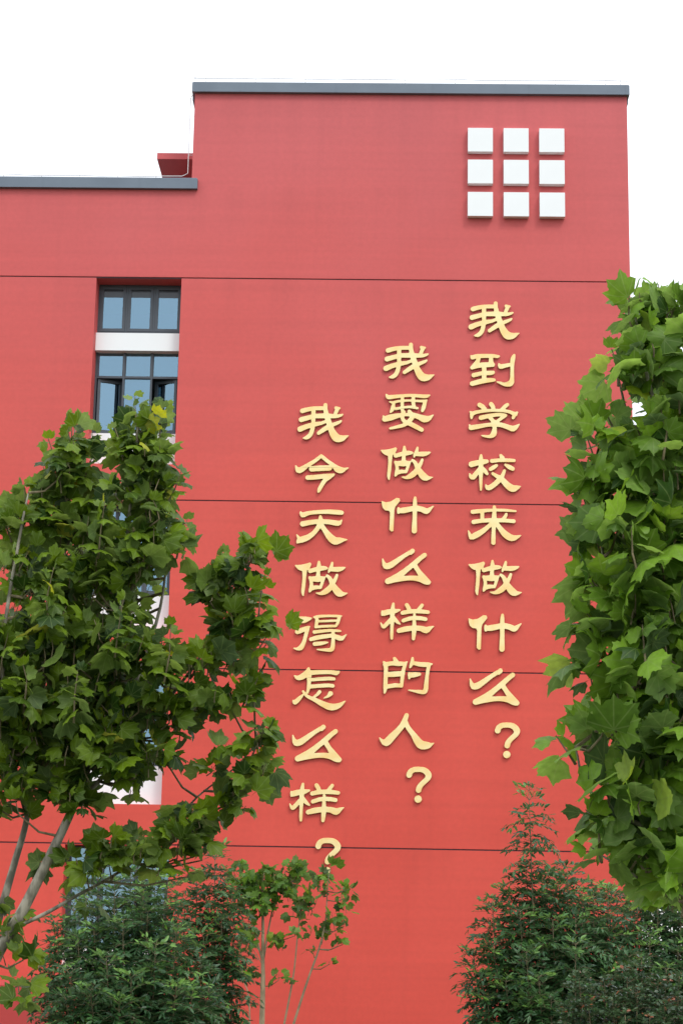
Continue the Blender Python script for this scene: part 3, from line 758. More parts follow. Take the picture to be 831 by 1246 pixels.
LET = {
 'wo': ('character wo', [(600.7, 389.9, 'R'), (497.5, 440.4, 'M'), (393.4, 514.2, 'L')]),
 'dao': (None, [('def', 0, 'R')]), 'xue': (None, [('def', 0, 'R')]), 'xiao': (None, [('def', 0, 'R')]), 'lai': (None, [('def', 0, 'R')]),
 'zuo': (None, [(602.2, 703.2, 'R'), (494.9, 563.6, 'M'), (391.0, 704.2, 'L')]),
 'shen': (None, [(602.0, 769.9, 'R'), (495.8, 626.6, 'M')]),
 'me': (None, [(601.4, 836.0, 'R'), (494.5, 689.6, 'M'), (385.8, 904.7, 'L')]),
 'wen': (None, [(617.1, 900.8, 'R'), (509.5, 954.9, 'M'), (399.0, 1041.8, 'L')]),
 'yao': (None, [('def', 0, 'M')]), 'yang': (None, [(495.2, 756.2, 'M'), (385.4, 976.5, 'L')]),
 'de': (None, [('def', 0, 'M')]), 'ren': (None, [('def', 0, 'M')]), 'jin': (None, [('def', 0, 'L')]), 'tian': (None, [('def', 0, 'L')]),
 'dei': (None, [('def', 0, 'L')]), 'zen': (None, [('def', 0, 'L')]),
}
CH = dict(wo='我', dao='到', xue='学', xiao='校', lai='来', zuo='做', shen='什', me='么', wen='?', yao='要', yang='样', de='的', ren='人', jin='今', tian='天', dei='得', zen='怎')
TXT = {'R': ['wo', 'dao', 'xue', 'xiao', 'lai', 'zuo', 'shen', 'me'], 'M': ['wo', 'yao', 'zuo', 'shen', 'me', 'yang', 'de', 'ren'], 'L': ['wo', 'jin', 'tian', 'zuo', 'dei', 'zen', 'me', 'yang']}
ORD = ['first', 'second', 'third', 'fourth', 'fifth', 'sixth', 'seventh', 'eighth']
MEAN = dict(wo='I', dao='to', xue='study', xiao='school', lai='come', zuo='do', shen='ten strokes', me='what', yao='want', yang='kind', de='of', ren='person', jin='now', tian='sky', dei='get', zen='how')
MEAN['shen'] = 'any'
COL = {'R': 'right', 'M': 'middle', 'L': 'left'}
for key, (_, inst) in LET.items():
    meshes = glyph_meshes(key)
    (ox, oy), st = GL[key]
    lp = [p for l in glyph_loops(st, 6.0) for p in l]
    dc = (ox+(min(p[0] for p in lp)+max(p[0] for p in lp))/2/ZS, oy+(min(p[1] for p in lp)+max(p[1] for p in lp))/2/ZS)
    for (px, py, colk) in inst:
        if px == 'def': px, py = dc
        p = at(px, py, YF)
        nm = 'question_mark' if key == 'wen' else 'sign_character'
        if key == 'wen':
            lab = 'gold question mark at the foot of the %s column of characters' % COL[colk]; cat = 'letter'
        else:
            k_ = TXT[colk].index(key)
            lab = 'gold character "%s" (%s), %s from the top of the %s column' % (MEAN[key], CH[key], ORD[k_], COL[colk]); cat = 'letter'
        if len(meshes) == 1:
            root = obj(nm, meshes[0]); root.location = (p.x, 0, p.z)
        else:
            root = empty(nm, (p.x, 0, p.z))
            for k, me in enumerate(meshes):
                obj(('hook', 'dot')[k] if key == 'wen' else 'stroke', me, root)
        tag(root, lab, cat, 'gold characters in the %s column' % COL[colk])

# ------------------------------------------------------------------ leaves
LEAF_HALF = [(0, 0.98), (0.09, 0.86), (0.20, 0.81), (0.25, 0.72), (0.33, 0.68), (0.46, 0.72), (0.64, 0.74), (0.61, 0.60), (0.66, 0.49), (0.62, 0.38),
             (0.68, 0.26), (0.72, 0.08), (0.54, 0.0), (0.34, -0.12), (0.12, -0.06)]
def leaf_geo(rg, fold, curl, wscale):
    """palmate leaf: base at the origin, tip towards +Y, normal +Z; returns verts, tris, uvs"""
    L_, R_ = [], []
    for i, (x, y) in enumerate(LEAF_HALF):
        jx, jy = rg.uniform(-.03, .03), rg.uniform(-.03, .03)
        R_.append((x*wscale+(jx if i else 0), y+jy))
        if i: L_.append((-x*wscale+rg.uniform(-.03, .03), y+rg.uniform(-.03, .03)))
    rim = R_ + [(0, 0)] + L_[::-1]
    mid = [(0, 0.12), (0.22*wscale, 0.22), (0.2*wscale, 0.42), (0, 0.62), (-0.2*wscale, 0.42), (-0.22*wscale, 0.22), (0, 0.36)]
    pts = rim+mid; n = len(rim)
    def z(x, y):
        a = math.atan2(abs(x), y+0.001); r_ = math.hypot(x, y)
        wave = abs(((a/R(38)) % 1.0)-0.5)*2       # 1 on the veins, 0 between
        return -fold*abs(x)*0.55 - curl*r_*r_ + (1-wave)*0.07*r_
    v = [(x, y, z(x, y)) for x, y in pts]
    poly = tessellate_polygon([[Vector((p[0], p[1], 0)) for p in rim]])
    # fan towards the nearest mid vertex for a folded surface
    f = []
    def nearest(a, b):
        c = ((rim[a][0]+rim[b][0])/2, (rim[a][1]+rim[b][1])/2)
        return n+min(range(len(mid)), key=lambda k: (mid[k][0]-c[0])**2+(mid[k][1]-c[1])**2)
    prev = None; first = None
    for i in range(n):
        j = (i+1) % n; k = nearest(i, j)
        f.append((i, k, j))
        if prev is not None and prev != k: f.append((i, prev, k))
        if prev is None: first = k
        prev = k
    if prev != first: f.append((0, prev, first))
    f += [(n+6, n+1, n+0), (n+6, n+2, n+1), (n+6, n+3, n+2), (n+6, n+4, n+3), (n+6, n+5, n+4), (n+6, n+0, n+5)]
    f = [t for t in f if len(set(t)) == 3]
    f = [t if (pts[t[1]][0]-pts[t[0]][0])*(pts[t[2]][1]-pts[t[0]][1])-(pts[t[1]][1]-pts[t[0]][1])*(pts[t[2]][0]-pts[t[0]][0]) > 0 else (t[0], t[2], t[1]) for t in f]
    # petiole
    b = len(v); v += [(-0.012, 0.0, 0), (0.012, 0.0, 0), (0.0, 0.0, 0.02), (0.0, -0.42, 0.13)]
    f += [(b, b+1, b+3), (b+1, b+2, b+3), (b+2, b, b+3)]
    return v, f, [(p[0], p[1]) for p in v]

SHAPES = []
lr = random.Random(3)
for k in range(8):
    SHAPES.append(leaf_geo(lr, lr.uniform(0.1, 0.7), lr.uniform(0.05, 0.5), lr.uniform(0.85, 1.08)))
TONES = [0.05, 0.25, 0.45, 0.65, 0.8, 1.0]
def leaf_mesh(shape, tone, ma, cache={}):
    k = (shape, tone, ma.name)
    if k in cache: return cache[k]
    v, f, uv = SHAPES[shape]
    cache[k] = big_mesh('leaf', v, f, uv, [tone]*len(v), ma)
    return cache[k]
def big_mesh(name, v, f, uv, tone, ma, smooth=True):
    me = bpy.data.meshes.new(name)
    v = np.asarray(v, dtype=np.float32); f = np.asarray(f, dtype=np.int32); k = f.shape[1]
    me.vertices.add(len(v)); me.vertices.foreach_set('co', v.ravel())
    me.loops.add(f.size); me.loops.foreach_set('vertex_index', f.ravel())
    me.polygons.add(len(f)); me.polygons.foreach_set('loop_start', np.arange(0, f.size, k, dtype=np.int32))
    try: me.polygons.foreach_set('loop_total', np.full(len(f), k, dtype=np.int32))
    except Exception: pass
    me.update(calc_edges=True)
    if uv is not None:
        l = me.uv_layers.new(name='UVMap'); l.data.foreach_set('uv', np.asarray(uv, dtype=np.float32)[f.ravel()].ravel())
    a = me.attributes.new('tone', 'FLOAT', 'POINT'); a.data.foreach_set('value', np.asarray(tone, dtype=np.float32))
    me.materials.append(ma)
    if smooth: me.polygons.foreach_set('use_smooth', np.ones(len(f), dtype=bool))
    me.update(); return me

def frame_mat(pos, d, n, s):
    y = d.normalized(); x = y.cross(n)
    x = x.normalized() if x.length > 1e-4 else Vector((1, 0, 0))
    z = x.cross(y)
    m_ = Matrix.Identity(4)
    for i in range(3): m_[i][0] = x[i]*s; m_[i][1] = y[i]*s; m_[i][2] = z[i]*s; m_[i][3] = pos[i]
    return m_
def rv(rg, s=1.0): return Vector((rg.gauss(0, s), rg.gauss(0, s), rg.gauss(0, s)))

def hang_leaves(root, leaves, ma, limit=300):
    """leaves: list of (matrix, shape, tone). The largest in view become leaf objects, the rest one foliage mesh"""
    def key(l):
        p = l[0].translation - CAM
        d = p.dot(fwd); px = p.dot(cr)/d*F; py = p.dot(cu)/d*F
        outv = abs(px) > W0/2+15 or abs(py) > H0/2+15
        return (outv, d)
    leaves.sort(key=key)
    ro = Vector(root.location)
    for mt, s, t in leaves[:limit]:
        o = obj('leaf', leaf_mesh(s, TONES[t], ma), root); m2 = mt.copy(); m2.translation -= ro; o.matrix_basis = m2
    rest = leaves[limit:]
    if rest:
        V, Fc, U, T = [], [], [], []; b = 0
        for mt, s, t in rest:
            v, f, uv = SHAPES[s]
            A = np.array(mt)[:3, :3]; p = np.array(mt.translation-ro)
            V.append(np.asarray(v)@A.T+p); Fc.append(np.asarray(f)+b); U.append(np.asarray(uv)); T.append(np.full(len(v), TONES[t])); b += len(v)
        me = big_mesh('foliage', np.vstack(V), np.vstack(Fc), np.vstack(U), np.concatenate(T), ma)
        o = obj('foliage', me, root); o['kind'] = 'stuff'

def smooth_line(P, n=5):
    P = [list(p) for p in P]
    Q = catmull(P, step=1e9) if False else None
    A = np.array(P, float); E = np.vstack([2*A[0]-A[1], A, 2*A[-1]-A[-2]]); out = []
    for i in range(1, len(E)-2):
        for k in range(n):
            t = k/n; a, b, c, d = E[i-1], E[i], E[i+1], E[i+2]
            out.append(0.5*((2*b)+(-a+c)*t+(2*a-5*b+4*c-d)*t*t+(-a+3*b-3*c+d)*t**3))
    out.append(E[-2]); return [Vector(p) for p in out]

def limb(root, name, pts, r0_, r1_, ma, n=8):
    P = smooth_line(pts)
    mb = MB(); mb.tube(P, [r0_+(r1_-r0_)*(i/(len(P)-1))**0.9 for i in range(len(P))], n)
    mb.build(name, ma, root, smooth=True); return P

def tone_pick(rg, w=(2, 3, 4, 3, 2, 0.35)):
    return rg.choices(range(6), w)[0]

def plane_tree(name, base, Yc, limbs, blobs, size, ma, bark, label, seed, dens, group=None, limit=300, shootlen=0.5, spikes=()):
    """limbs: (pixel polyline with depth offsets, r0, r1); blobs: (px,py,rx,ry,weight) crown masses measured on the plane Yc"""
    rg = random.Random(seed)
    root = empty(name, base); tag(root, label, 'tree', group)
    first = True; skel = []
    for pl, ra, rb in limbs:
        pts = [at(px, py, Yc+dy) if not isinstance(px, tuple) else Vector(px) for px, py, dy in pl]
        if first: pts[0] = Vector(base)
        P = limb(root, 'trunk' if first else 'branch', pts, ra, rb, bark, 10 if first else 7); first = False
        skel += P
    leaves = []; tw = MB(); sc = (Yc-CAM.y)/F
    axis = Vector(base)
    for bb in blobs:
        (px, py, rx, ry, w) = bb[:5]; c = at(px, py, Yc+(bb[5] if len(bb) > 5 else 0)); RX, RZ = rx*sc, ry*sc; RY = min(max(0.28, (RX+RZ)*0.55), 0.8)
        nsh = max(1, int(dens*w*RX*RZ*(0.6+RY)+0.5))
        for k in range(nsh):
            while True:
                u = Vector((rg.uniform(-1, 1), rg.uniform(-1, 1), rg.uniform(-1, 1)))
                if u.length <= 1 and u.length > 0.25: break
            u = u*(0.9)
            p = c+Vector((u.x*RX, u.y*RY, u.z*RZ))
            # a short upright shoot through p, joined towards the nearest limb
            up = (Vector((u.x*0.35, u.y*0.35, 1.0))+rv(rg, 0.2)).normalized()
            ln = min(shootlen, RZ*0.8)*rg.uniform(0.6, 1.0)
            a = p-up*ln*0.5; b = p+up*ln*0.5
            tw.tube([a, p+rv(rg, 0.01), b], [0.006, 0.0045, 0.0025], 4, cap=False)
            if skel and rg.random() < 0.35:
                q = min(skel, key=lambda s_: (s_-a).length+(0.6 if s_.z > a.z else 0))
                if (q-a).length < 1.3:
                    mid_ = (q+a)/2+Vector((0, 0, -0.05)); tw.tube([q, mid_, a], [0.012, 0.009, 0.006], 5, cap=False)
            nl = rg.randint(4, 6)
            for i in range(nl):
                t = (i+rg.random())/nl; q = a.lerp(b, t)
                az = rg.uniform(0, 2*math.pi); rad = Vector((math.cos(az), math.sin(az), 0))
                outw = (Vector((p.x-c.x, p.y-c.y, 0))*1.2+rad*0.35); outw.z = 0
                outw = outw.normalized() if outw.length > 1e-4 else rad
                s = size*rg.choice((0.55, 0.75, 0.9, 1.0, 1.1, 1.2))*rg.uniform(0.85, 1.1)*(1.0-0.2*t)
                pos = q+(rad*0.5+outw*0.4)*s*0.7+Vector((0, 0, 0.02))
                d = outw*0.45+rad*0.6+Vector((0, 0, rg.uniform(-0.75, 0.95)+0.35*t))+rv(rg, 0.25)
                n = Vector((0, 0, 0.55))+outw*0.75+rv(rg, 0.5)
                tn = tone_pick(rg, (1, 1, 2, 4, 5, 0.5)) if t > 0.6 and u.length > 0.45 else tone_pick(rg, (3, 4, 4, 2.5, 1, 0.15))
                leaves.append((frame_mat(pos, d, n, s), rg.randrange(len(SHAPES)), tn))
    for (sx, sy, tx, ty, dy) in spikes:
        shf = 16 if sx > 700 and sy > 500 else 0; a, b = at(sx+shf, sy, Yc+dy), at(tx+shf, ty, Yc+dy); ln = (b-a).length
        tw.tube([a, a.lerp(b, 0.5)+rv(rg, 0.02), b], [0.009, 0.006, 0.003], 5, cap=False)
        nl = max(6, int(ln/0.028))
        for i in range(nl):
            t = i/(nl-1); q = a.lerp(b, t); az = i*2.4+rg.uniform(-.4, .4); rad = Vector((math.cos(az), math.sin(az), 0))
            s_ = size*(1.1-0.55*t)*rg.uniform(0.8, 1.1)
            d = rad*0.8+Vector((0, 0, -0.35+1.4*t*t))+rv(rg, 0.2); n = Vector((0, 0, 0.7))+rad*0.5+rv(rg, 0.4)
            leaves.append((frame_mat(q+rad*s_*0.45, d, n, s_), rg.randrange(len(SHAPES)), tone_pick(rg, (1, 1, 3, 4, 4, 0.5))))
    tw.build('twigs', M['twig'], root)['kind'] = 'stuff'
    hang_leaves(root, leaves, ma, limit)
    return root

# left tree, about 15 m from the camera
YL = -29.0
bl = at(-55, 1172, YL); bl = (bl.x, YL+0.1, 0.0)
left_limbs = [
 ([(0, 0, 0), (-40, 1260, 0.1), (-8, 1172, 0), (28, 1108, 0), (62, 1040, 0), (88, 985, 0.05), (112, 920, 0.1), (135, 830, 0.1), (150, 720, 0.05), (160, 600, 0), (170, 500, 0)], 0.062, 0.008),
 ([(-30, 1225, 0.1), (-2, 1120, 0.2), (18, 1050, 0.3), (34, 990, 0.3), (40, 900, 0.3), (60, 760, 0.25), (80, 620, 0.2), (92, 520, 0.15)], 0.04, 0.006),
 ([(20, 1128, 0), (55, 1112, 0.0), (90, 1092, 0.1), (150, 1058, 0.2), (200, 1015, 0.3), (240, 970, 0.3), (285, 935, 0.25), (312, 905, 0.2)], 0.018, 0.004),
 ([(88, 985, 0.05), (130, 940, 0.2), (190, 870, 0.3), (250, 790, 0.3), (285, 720, 0.2), (300, 665, -0.1)], 0.022, 0.005),
 ([(112, 920, 0.1), (160, 840, 0.4), (195, 740, 0.5), (205, 650, 0.45)], 0.03, 0.006),
 ([(34, 990, 0.3), (10, 900, 0.0), (5, 780, -0.2), (25, 650, -0.2), (35, 600, -0.2)], 0.03, 0.006),
 ([(250, 790, 0.3), (300, 805, 0.3), (332, 775, 0.2)], 0.009, 0.003),
]
left_blobs = [
 (174, 528, 26, 26, 1.2), (180, 560, 32, 32, 1.2), (184, 596, 34, 34, 1.1), (148, 600, 20, 26, 0.4), (86, 540, 20, 26, 1.2), (84, 585, 30, 34, 1.1), (62, 614, 24, 26, 0.9), (96, 640, 40, 40, 1.2),
 (28, 650, 28, 30, 1.0), (38, 705, 44, 44, 1.0), (112, 705, 58, 42, 1.1), (190, 640, 34, 42, 1.2), (218, 655, 16, 18, 1.0), (176, 690, 26, 30, 1.2), (165, 700, 32, 34, 0.9),
 (55, 780, 60, 52, 1.2), (140, 780, 55, 46, 1.2), (200, 800, 30, 36, 1.0), (60, 860, 65, 50, 1.1), (140, 860, 55, 48, 1.2), (215, 860, 44, 40, 0.9),
 (0, 800, 40, 90, 1.0), (-5, 900, 40, 60, 1.0), (60, 930, 55, 36, 1.0), (130, 930, 46, 32, 1.0), (15, 970, 34, 32, 0.9), (190, 920, 36, 28, 0.7), (90, 975, 40, 20, 0.8),
 (306, 676, 18, 18, 1.3), (290, 722, 32, 34, 1.2), (250, 735, 14, 12, .8), (258, 700, 10, 12, 0.7), (286, 780, 30, 36, .9), (245, 805, 30, 34, .9), (336, 768, 7, 8, 0.9), (294, 835, 22, 26, 0.9), (262, 855, 30, 24, 0.6),
 (322, 896, 15, 18, 1.3), (316, 925, 16, 20, 1.2), (304, 955, 18, 18, 1.1), (282, 978, 24, 18, 1.0), (250, 992, 28, 20, 1.0), (238, 930, 24, 24, 0.4), (215, 990, 14, 12, 0.5), (270, 915, 16, 18, 0.3),
 (215, 1022, 32, 26, 1.3), (165, 1010, 16, 12, 0.5), (160, 948, 22, 22, 1.3), (172, 925, 20, 18, 1.2), (155, 1040, 34, 24, 1.3), (110, 1048, 30, 18, 1.0), (195, 1055, 26, 14, 1.1), (70, 1055, 14, 12, 0.7), (45, 1050, 12, 10, 0.5), (235, 1048, 18, 16, 0.8),
 (100, 1108, 8, 6, 0.9), (12, 1140, 16, 30, 0.9), (20, 1195, 20, 14, 0.7), (38, 1160, 8, 12, 0.7), (-10, 1090, 16, 20, 0.8), (34, 1210, 12, 12, 1.0),
]
left_blobs += [(60, 680, 60, 60, .8, .8), (140, 700, 50, 60, .8, .8), (50, 800, 70, 60, .9, .9), (140, 830, 60, 60, .9, .9), (60, 900, 60, 50, .9, .9), (190, 620, 26, 40, .8, .6), (290, 770, 26, 50, .7, .3), (140, 610, 30, 30, .5, .5), (130, 910, 50, 40, .8, .8)]
plane_tree('plane_tree', bl, YL, left_limbs, left_blobs, 0.145, M['leafL'], M['bark'], 'leafy plane tree on the left with forked grey limbs, covering the window column', 11, 235.0, spikes=[(168, 560, 164, 482, 0), (190, 560, 198, 488, .1), (150, 560, 140, 520, -.1), (90, 580, 88, 506, 0), (70, 580, 58, 530, .1), (104, 580, 112, 520, .1), (40, 650, 30, 588, 0), (15, 660, 4, 610, .1), (60, 640, 50, 580, -.1), (215, 680, 228, 632, 0), (200, 620, 222, 570, 0), (300, 720, 310, 658, 0), (285, 730, 268, 672, .1), (314, 760, 322, 700, -.1), (314, 800, 330, 766, 0), (302, 930, 326, 884, 0), (310, 960, 330, 915, .1), (295, 860, 318, 815, .1), (120, 680, 128, 610, -.3), (60, 760, 66, 690, -.5), (140, 800, 150, 730, -.5), (200, 830, 208, 760, -.4), (30, 860, 26, 800, -.5), (90, 880, 96, 810, -.6)])

# right tree, nearer
YR = -33.3
br = at(880, 1172, YR); br = (br.x, YR+0.2, 0.0)
right_limbs = [
 ([(0, 0, 0), (885, 1150, 0.2), (872, 1000, 0.25), (858, 820, 0.3), (842, 640, 0.3), (825, 480, 0.3), (805, 370, 0.25)], 0.075, 0.01),
 ([(872, 1000, 0.25), (820, 930, 0.4), (775, 850, 0.4), (745, 740, 0.4), (728, 640, 0.3), (715, 570, 0.2)], 0.022, 0.005),
 ([(858, 820, 0.3), (820, 740, 0.4), (780, 620, 0.3), (765, 520, 0.3), (752, 460, 0.2)], 0.022, 0.006),
 ([(842, 640, 0.3), (815, 560, 0), (785, 450, -0.05), (772, 380, 0)], 0.022, 0.006),
 ([(872, 1000, 0.25), (825, 1010, 0), (770, 1000, 0), (715, 960, 0), (700, 910, 0)], 0.025, 0.005),
 ([(885, 1100, 0.2), (840, 1090, 0.2), (790, 1075, 0.1), (730, 1040, 0)], 0.025, 0.005),
]
right_blobs = [
 (780, 362, 26, 22, 1.0), (808, 372, 30, 30, 1.0), (785, 410, 30, 34, 0.9), (822, 430, 30, 44, 1.0), (790, 470, 26, 34, 0.8), (747, 446, 12, 12, 1.2), (722, 505, 14, 12, 1.2), (820, 510, 34, 46, 1.0),
 (774, 535, 28, 36, 0.8), (700, 535, 14, 16, 1.2), (712, 575, 22, 26, 1.0), (745, 600, 30, 34, 0.9), (800, 600, 44, 46, 1.1), (735, 650, 36, 30, 1.0), (790, 680, 48, 46, 1.1), (712, 640, 18, 20, 1.0),
 (722, 700, 30, 26, 1.0), (698, 755, 16, 18, 1.0), (745, 750, 38, 36, 1.1), (805, 770, 44, 54, 1.2), (705, 800, 18, 18, 1.0), (740, 820, 36, 40, 1.1), (800, 860, 46, 50, 1.2), (728, 870, 24, 30, 0.9),
 (700, 900, 20, 26, 0.9), (750, 920, 34, 36, 1.0), (810, 940, 40, 48, 1.2), (725, 960, 26, 24, 0.8), (705, 1000, 16, 16, 1.0), (712, 1030, 18, 18, 0.9), (765, 990, 34, 30, 0.9), (800, 1030, 40, 40, 1.1),
 (750, 1050, 26, 22, 0.8), (790, 1080, 34, 24, 0.9), (825, 1100, 24, 30, 1.1), (850, 700, 40, 120, 0.8), (850, 900, 40, 120, 0.8), (850, 1060, 40, 60, 0.8), (848, 520, 30, 80, 0.8),
]
right_blobs = [(px+(16 if px < 760 else 8)+(8 if (py > 840 and px < 770) else 0), py+(16 if py < 450 else 4)-(34 if py > 1020 else 0), rx*0.84, ry*0.88, w*1.05) for px, py, rx, ry, w in right_blobs]
right_blobs += [(815, y_, 42, 50, 1.2, d_) for y_ in range(640, 1090, 60) for d_ in (0.9, 1.8)] + [(775, y_, 32, 44, .9, 0.7) for y_ in range(620, 1080, 70)] + [(820, 560, 30, 50, .8, .8), (812, 470, 24, 50, .6, .6)]
plane_tree('plane_tree', br, YR, right_limbs, right_blobs, 0.165, M['leafR'], M['bark'], 'leafy plane tree at the right edge with large bright maple shaped leaves', 23, 320.0, shootlen=0.4, spikes=[(778, 420, 765, 352, 0), (800, 420, 800, 345, .1), (824, 420, 826, 352, 0), (752, 470, 744, 425, 0), (735, 540, 716, 492, 0), (716, 580, 694, 520, 0), (708, 650, 694, 608, 0), (716, 740, 694, 690, 0), (720, 790, 696, 745, 0), (716, 860, 700, 815, .1), (700, 930, 676, 895, 0), (716, 1010, 696, 985, 0), (716, 1050, 702, 1030, 0), (760, 700, 752, 640, -.3), (770, 820, 765, 760, -.3), (790, 560, 785, 490, -.2)])

# slim saplings in front of the wall
def sapling(Yc, stems, blobs, size, label, seed, dens=60):
    base = at(stems[0][0][0][0], 1240, Yc); base = (base.x, Yc, 0.0)
    blobs = [(a, b, c*1.15+1, d*1.25+1, w*1.5) for a, b, c, d, w in blobs]
    return plane_tree('sapling', base, Yc, stems, blobs, size, M['leafS'], M['palebark'], label, seed, dens, 'slim saplings by the wall', shootlen=0.35)
sapling(-9.0, [([(319, 1246, 0), (320, 1200, 0), (320, 1172, 0), (320, 1120, 0), (319, 1080, 0), (322, 1060, 0)], 0.055, 0.010),
   ([(320, 1172, 0), (312, 1140, 0), (305, 1110, 0), (298, 1075, 0)], 0.022, 0.006), ([(321, 1165, 0), (327, 1130, 0.1), (336, 1090, 0.1), (348, 1060, 0)], 0.022, 0.006),
   ([(320, 1175, 0), (310, 1158, 0), (300, 1150, 0)], 0.008, 0.004)],
  [(302, 1070, 18, 18, 1.0), (330, 1075, 20, 18, 1.0), (352, 1070, 18, 18, 1.0), (320, 1095, 24, 14, 1.0), (288, 1090, 12, 16, 0.9), (335, 1108, 10, 8, 0.6), (300, 1135, 12, 12, 0.8), (340, 1145, 10, 10, 0.7), (355, 1135, 7, 7, 0.5), (300, 1189, 4, 4, 1.0), (311, 1184, 4, 4, 1.0), (363, 1055, 8, 8, .6), (343, 1185, 6, 9, 0.5)],
  0.155, 'slim sapling with straight pale trunk between dark shrub and lowest gold question mark', 31, 90)
sapling(-8.0, [([(340, 1250, 0), (352, 1215, 0), (358, 1180, 0), (362, 1140, 0), (366, 1110, 0), (370, 1095, 0)], 0.022, 0.006)],
  [(374, 1105, 12, 14, 0.8), (372, 1085, 8, 10, 0.7), (362, 1112, 8, 10, 0.6), (376, 1135, 5, 7, 0.7), (380, 1162, 4, 4, 0.8), (345, 1190, 5, 6, 0.8)], 0.15, 'thin leaning sapling with few leaves beside the straight trunked one', 32, 90)
sapling(-8.5, [([(347, 1250, 0), (372, 1200, 0), (388, 1155, 0), (396, 1120, 0), (398, 1090, 0), (400, 1065, 0)], 0.026, 0.006)],
  [(393, 1078, 13, 9, 1.0), (404, 1056, 4, 5, 0.8), (388, 1066, 5, 6, .8), (418, 1090, 9, 14, 0.9), (410, 1122, 8, 10, 1.0), (389, 1138, 6, 7, 0.9), (415, 1152, 6, 7, 1.0), (397, 1171, 5, 4, 1.0), (423, 1083, 5, 6, 0.8)], 0.15, 'thin curved sapling reaching up to the lowest gold question mark', 33, 90)
sapling(-9.5, [([(306, 1250, 0), (303, 1215, 0), (296, 1190, 0), (293, 1150, 0)], 0.016, 0.005)], [(290, 1140, 7, 10, 0.8)], 0.14, 'bare thin stem at the right side of the dark green shrub', 34, 60)

# ------------------------------------------------------------------ shrubs with pinnate leaves
def shrub(Yc, base_px, tips, label, seed, leaflet=0.115, step=0.16, ma=None, kind='pinnate', depth=1.0, group=None, spread=0.42):
    ma = ma or M['shrubleaf']; rg = random.Random(seed)
    bp = at(base_px, 1240, Yc); root = empty('shrub', (bp.x, Yc, 0)); tag(root, label, 'shrub', group)
    V, Fc, T = [], [], []
    lf = np.array([(0, 0, 0), (0.17, 0.35, 0.03), (0.13, 0.7, 0.0), (0, 1.0, -0.10), (-0.13, 0.7, 0.0), (-0.17, 0.35, 0.03), (0, 0.5, -0.03)])
    if kind == 'oval': lf = lf*np.array([1.9, 1, 1])
    tri = np.array([(0, 1, 6), (1, 2, 6), (2, 3, 6), (3, 4, 6), (4, 5, 6), (5, 0, 6)])
    nb = [0]
    def leaflet_(pos, d, n, s, tone):
        mt = frame_mat(pos, d, n, s); A = np.array(mt)[:3, :3]
        V.append(lf@A.T+np.array(pos-Vector(root.location))); Fc.append(tri+nb[0]); T.append(np.full(7, tone)); nb[0] += 7
    rach = MB()
    for (tx, ty, wmax, dep) in tips:
        tip = at(tx, ty, Yc+dep); b = Vector((bp.x+(tip.x-bp.x)*0.45+rg.uniform(-.1, .1), Yc+dep*0.5, 0))
        mid_ = b.lerp(tip, 0.5)+Vector(((tip.x-b.x)*0.25, 0, 0))
        P = limb(root, 'stem', [b, mid_, tip], 0.022, 0.005, M['twig'], 6)
        total = (tip-b).length; h = 0.0; sgn = rg.uniform(0, 6)
        while h < total-0.3:
            t = 1-h/total; idx = t*(len(P)-1); i0 = min(int(idx), len(P)-2); q = P[i0].lerp(P[i0+1], idx-i0)
            rl = min(wmax, (0.17 if kind == 'pinnate' else 0.10)+h*spread)*rg.uniform(0.75, 1.1)
            nw = 4 if kind == 'pinnate' else 4
            sgn += 2.4
            for k in range(nw):
                az = sgn+k*2*math.pi/nw+rg.uniform(-.3, .3)
                o_ = Vector((math.cos(az), math.sin(az), 0)); el = rg.uniform(0.25, 0.7) if h > 0.25 else rg.uniform(0.6, 1.2)
                # rachis: rises, then arches over
                A0 = q; n_ = max(3, int(rl/(leaflet*0.40)))
                pts = [A0+o_*rl*s_+Vector((0, 0, rl*(el*s_-0.55*s_*s_))) for s_ in [i/n_ for i in range(n_+1)]]
                if rl > 0.14: rach.tube([pts[0], pts[n_//2], pts[-1]], [0.0045, 0.0035, 0.002], 3, cap=False)
                tb = rg.uniform(0, 0.6) if rg.random() < 0.95 else 0.9
                if h < 0.2 and rg.random() < 0.4: tb = 0.95
                for i in range(1, n_+1):
                    fw = (pts[i]-pts[i-1]).normalized(); sd_ = fw.cross(Vector((0, 0, 1))).normalized()
                    for s2 in ((1, -1) if i < n_ else (1, -1, 0)):
                        d = fw*0.7+sd_*s2*0.9+Vector((0, 0, rg.uniform(-.6, 0.1)+(0.6 if h < 0.35 else 0)))+rv(rg, 0.25)
                        n = Vector((0, 0, 1))+rv(rg, 0.35)+o_*0.3
                        tt = min(1, max(0, tb+rg.uniform(-.12, .12)))
                        if kind == 'oval': tt = 0.97 if (h < 0.1 and rg.random() < 0.12) else min(0.7, tt)
                        leaflet_(pts[i]+rv(rg, 0.008), d, n, leaflet*rg.uniform(0.7, 1.15), tt)
            h += step*rg.uniform(0.7, 1.3)*(0.72 if h < 0.8 and kind == 'pinnate' else 1.0)
    rach.build('twigs', M['twig'], root)['kind'] = 'stuff'
    me = big_mesh('foliage', np.vstack(V), np.vstack(Fc), None, np.concatenate(T), ma, smooth=False)
    obj('foliage', me, root)['kind'] = 'stuff'
    return root
YS = -17.0
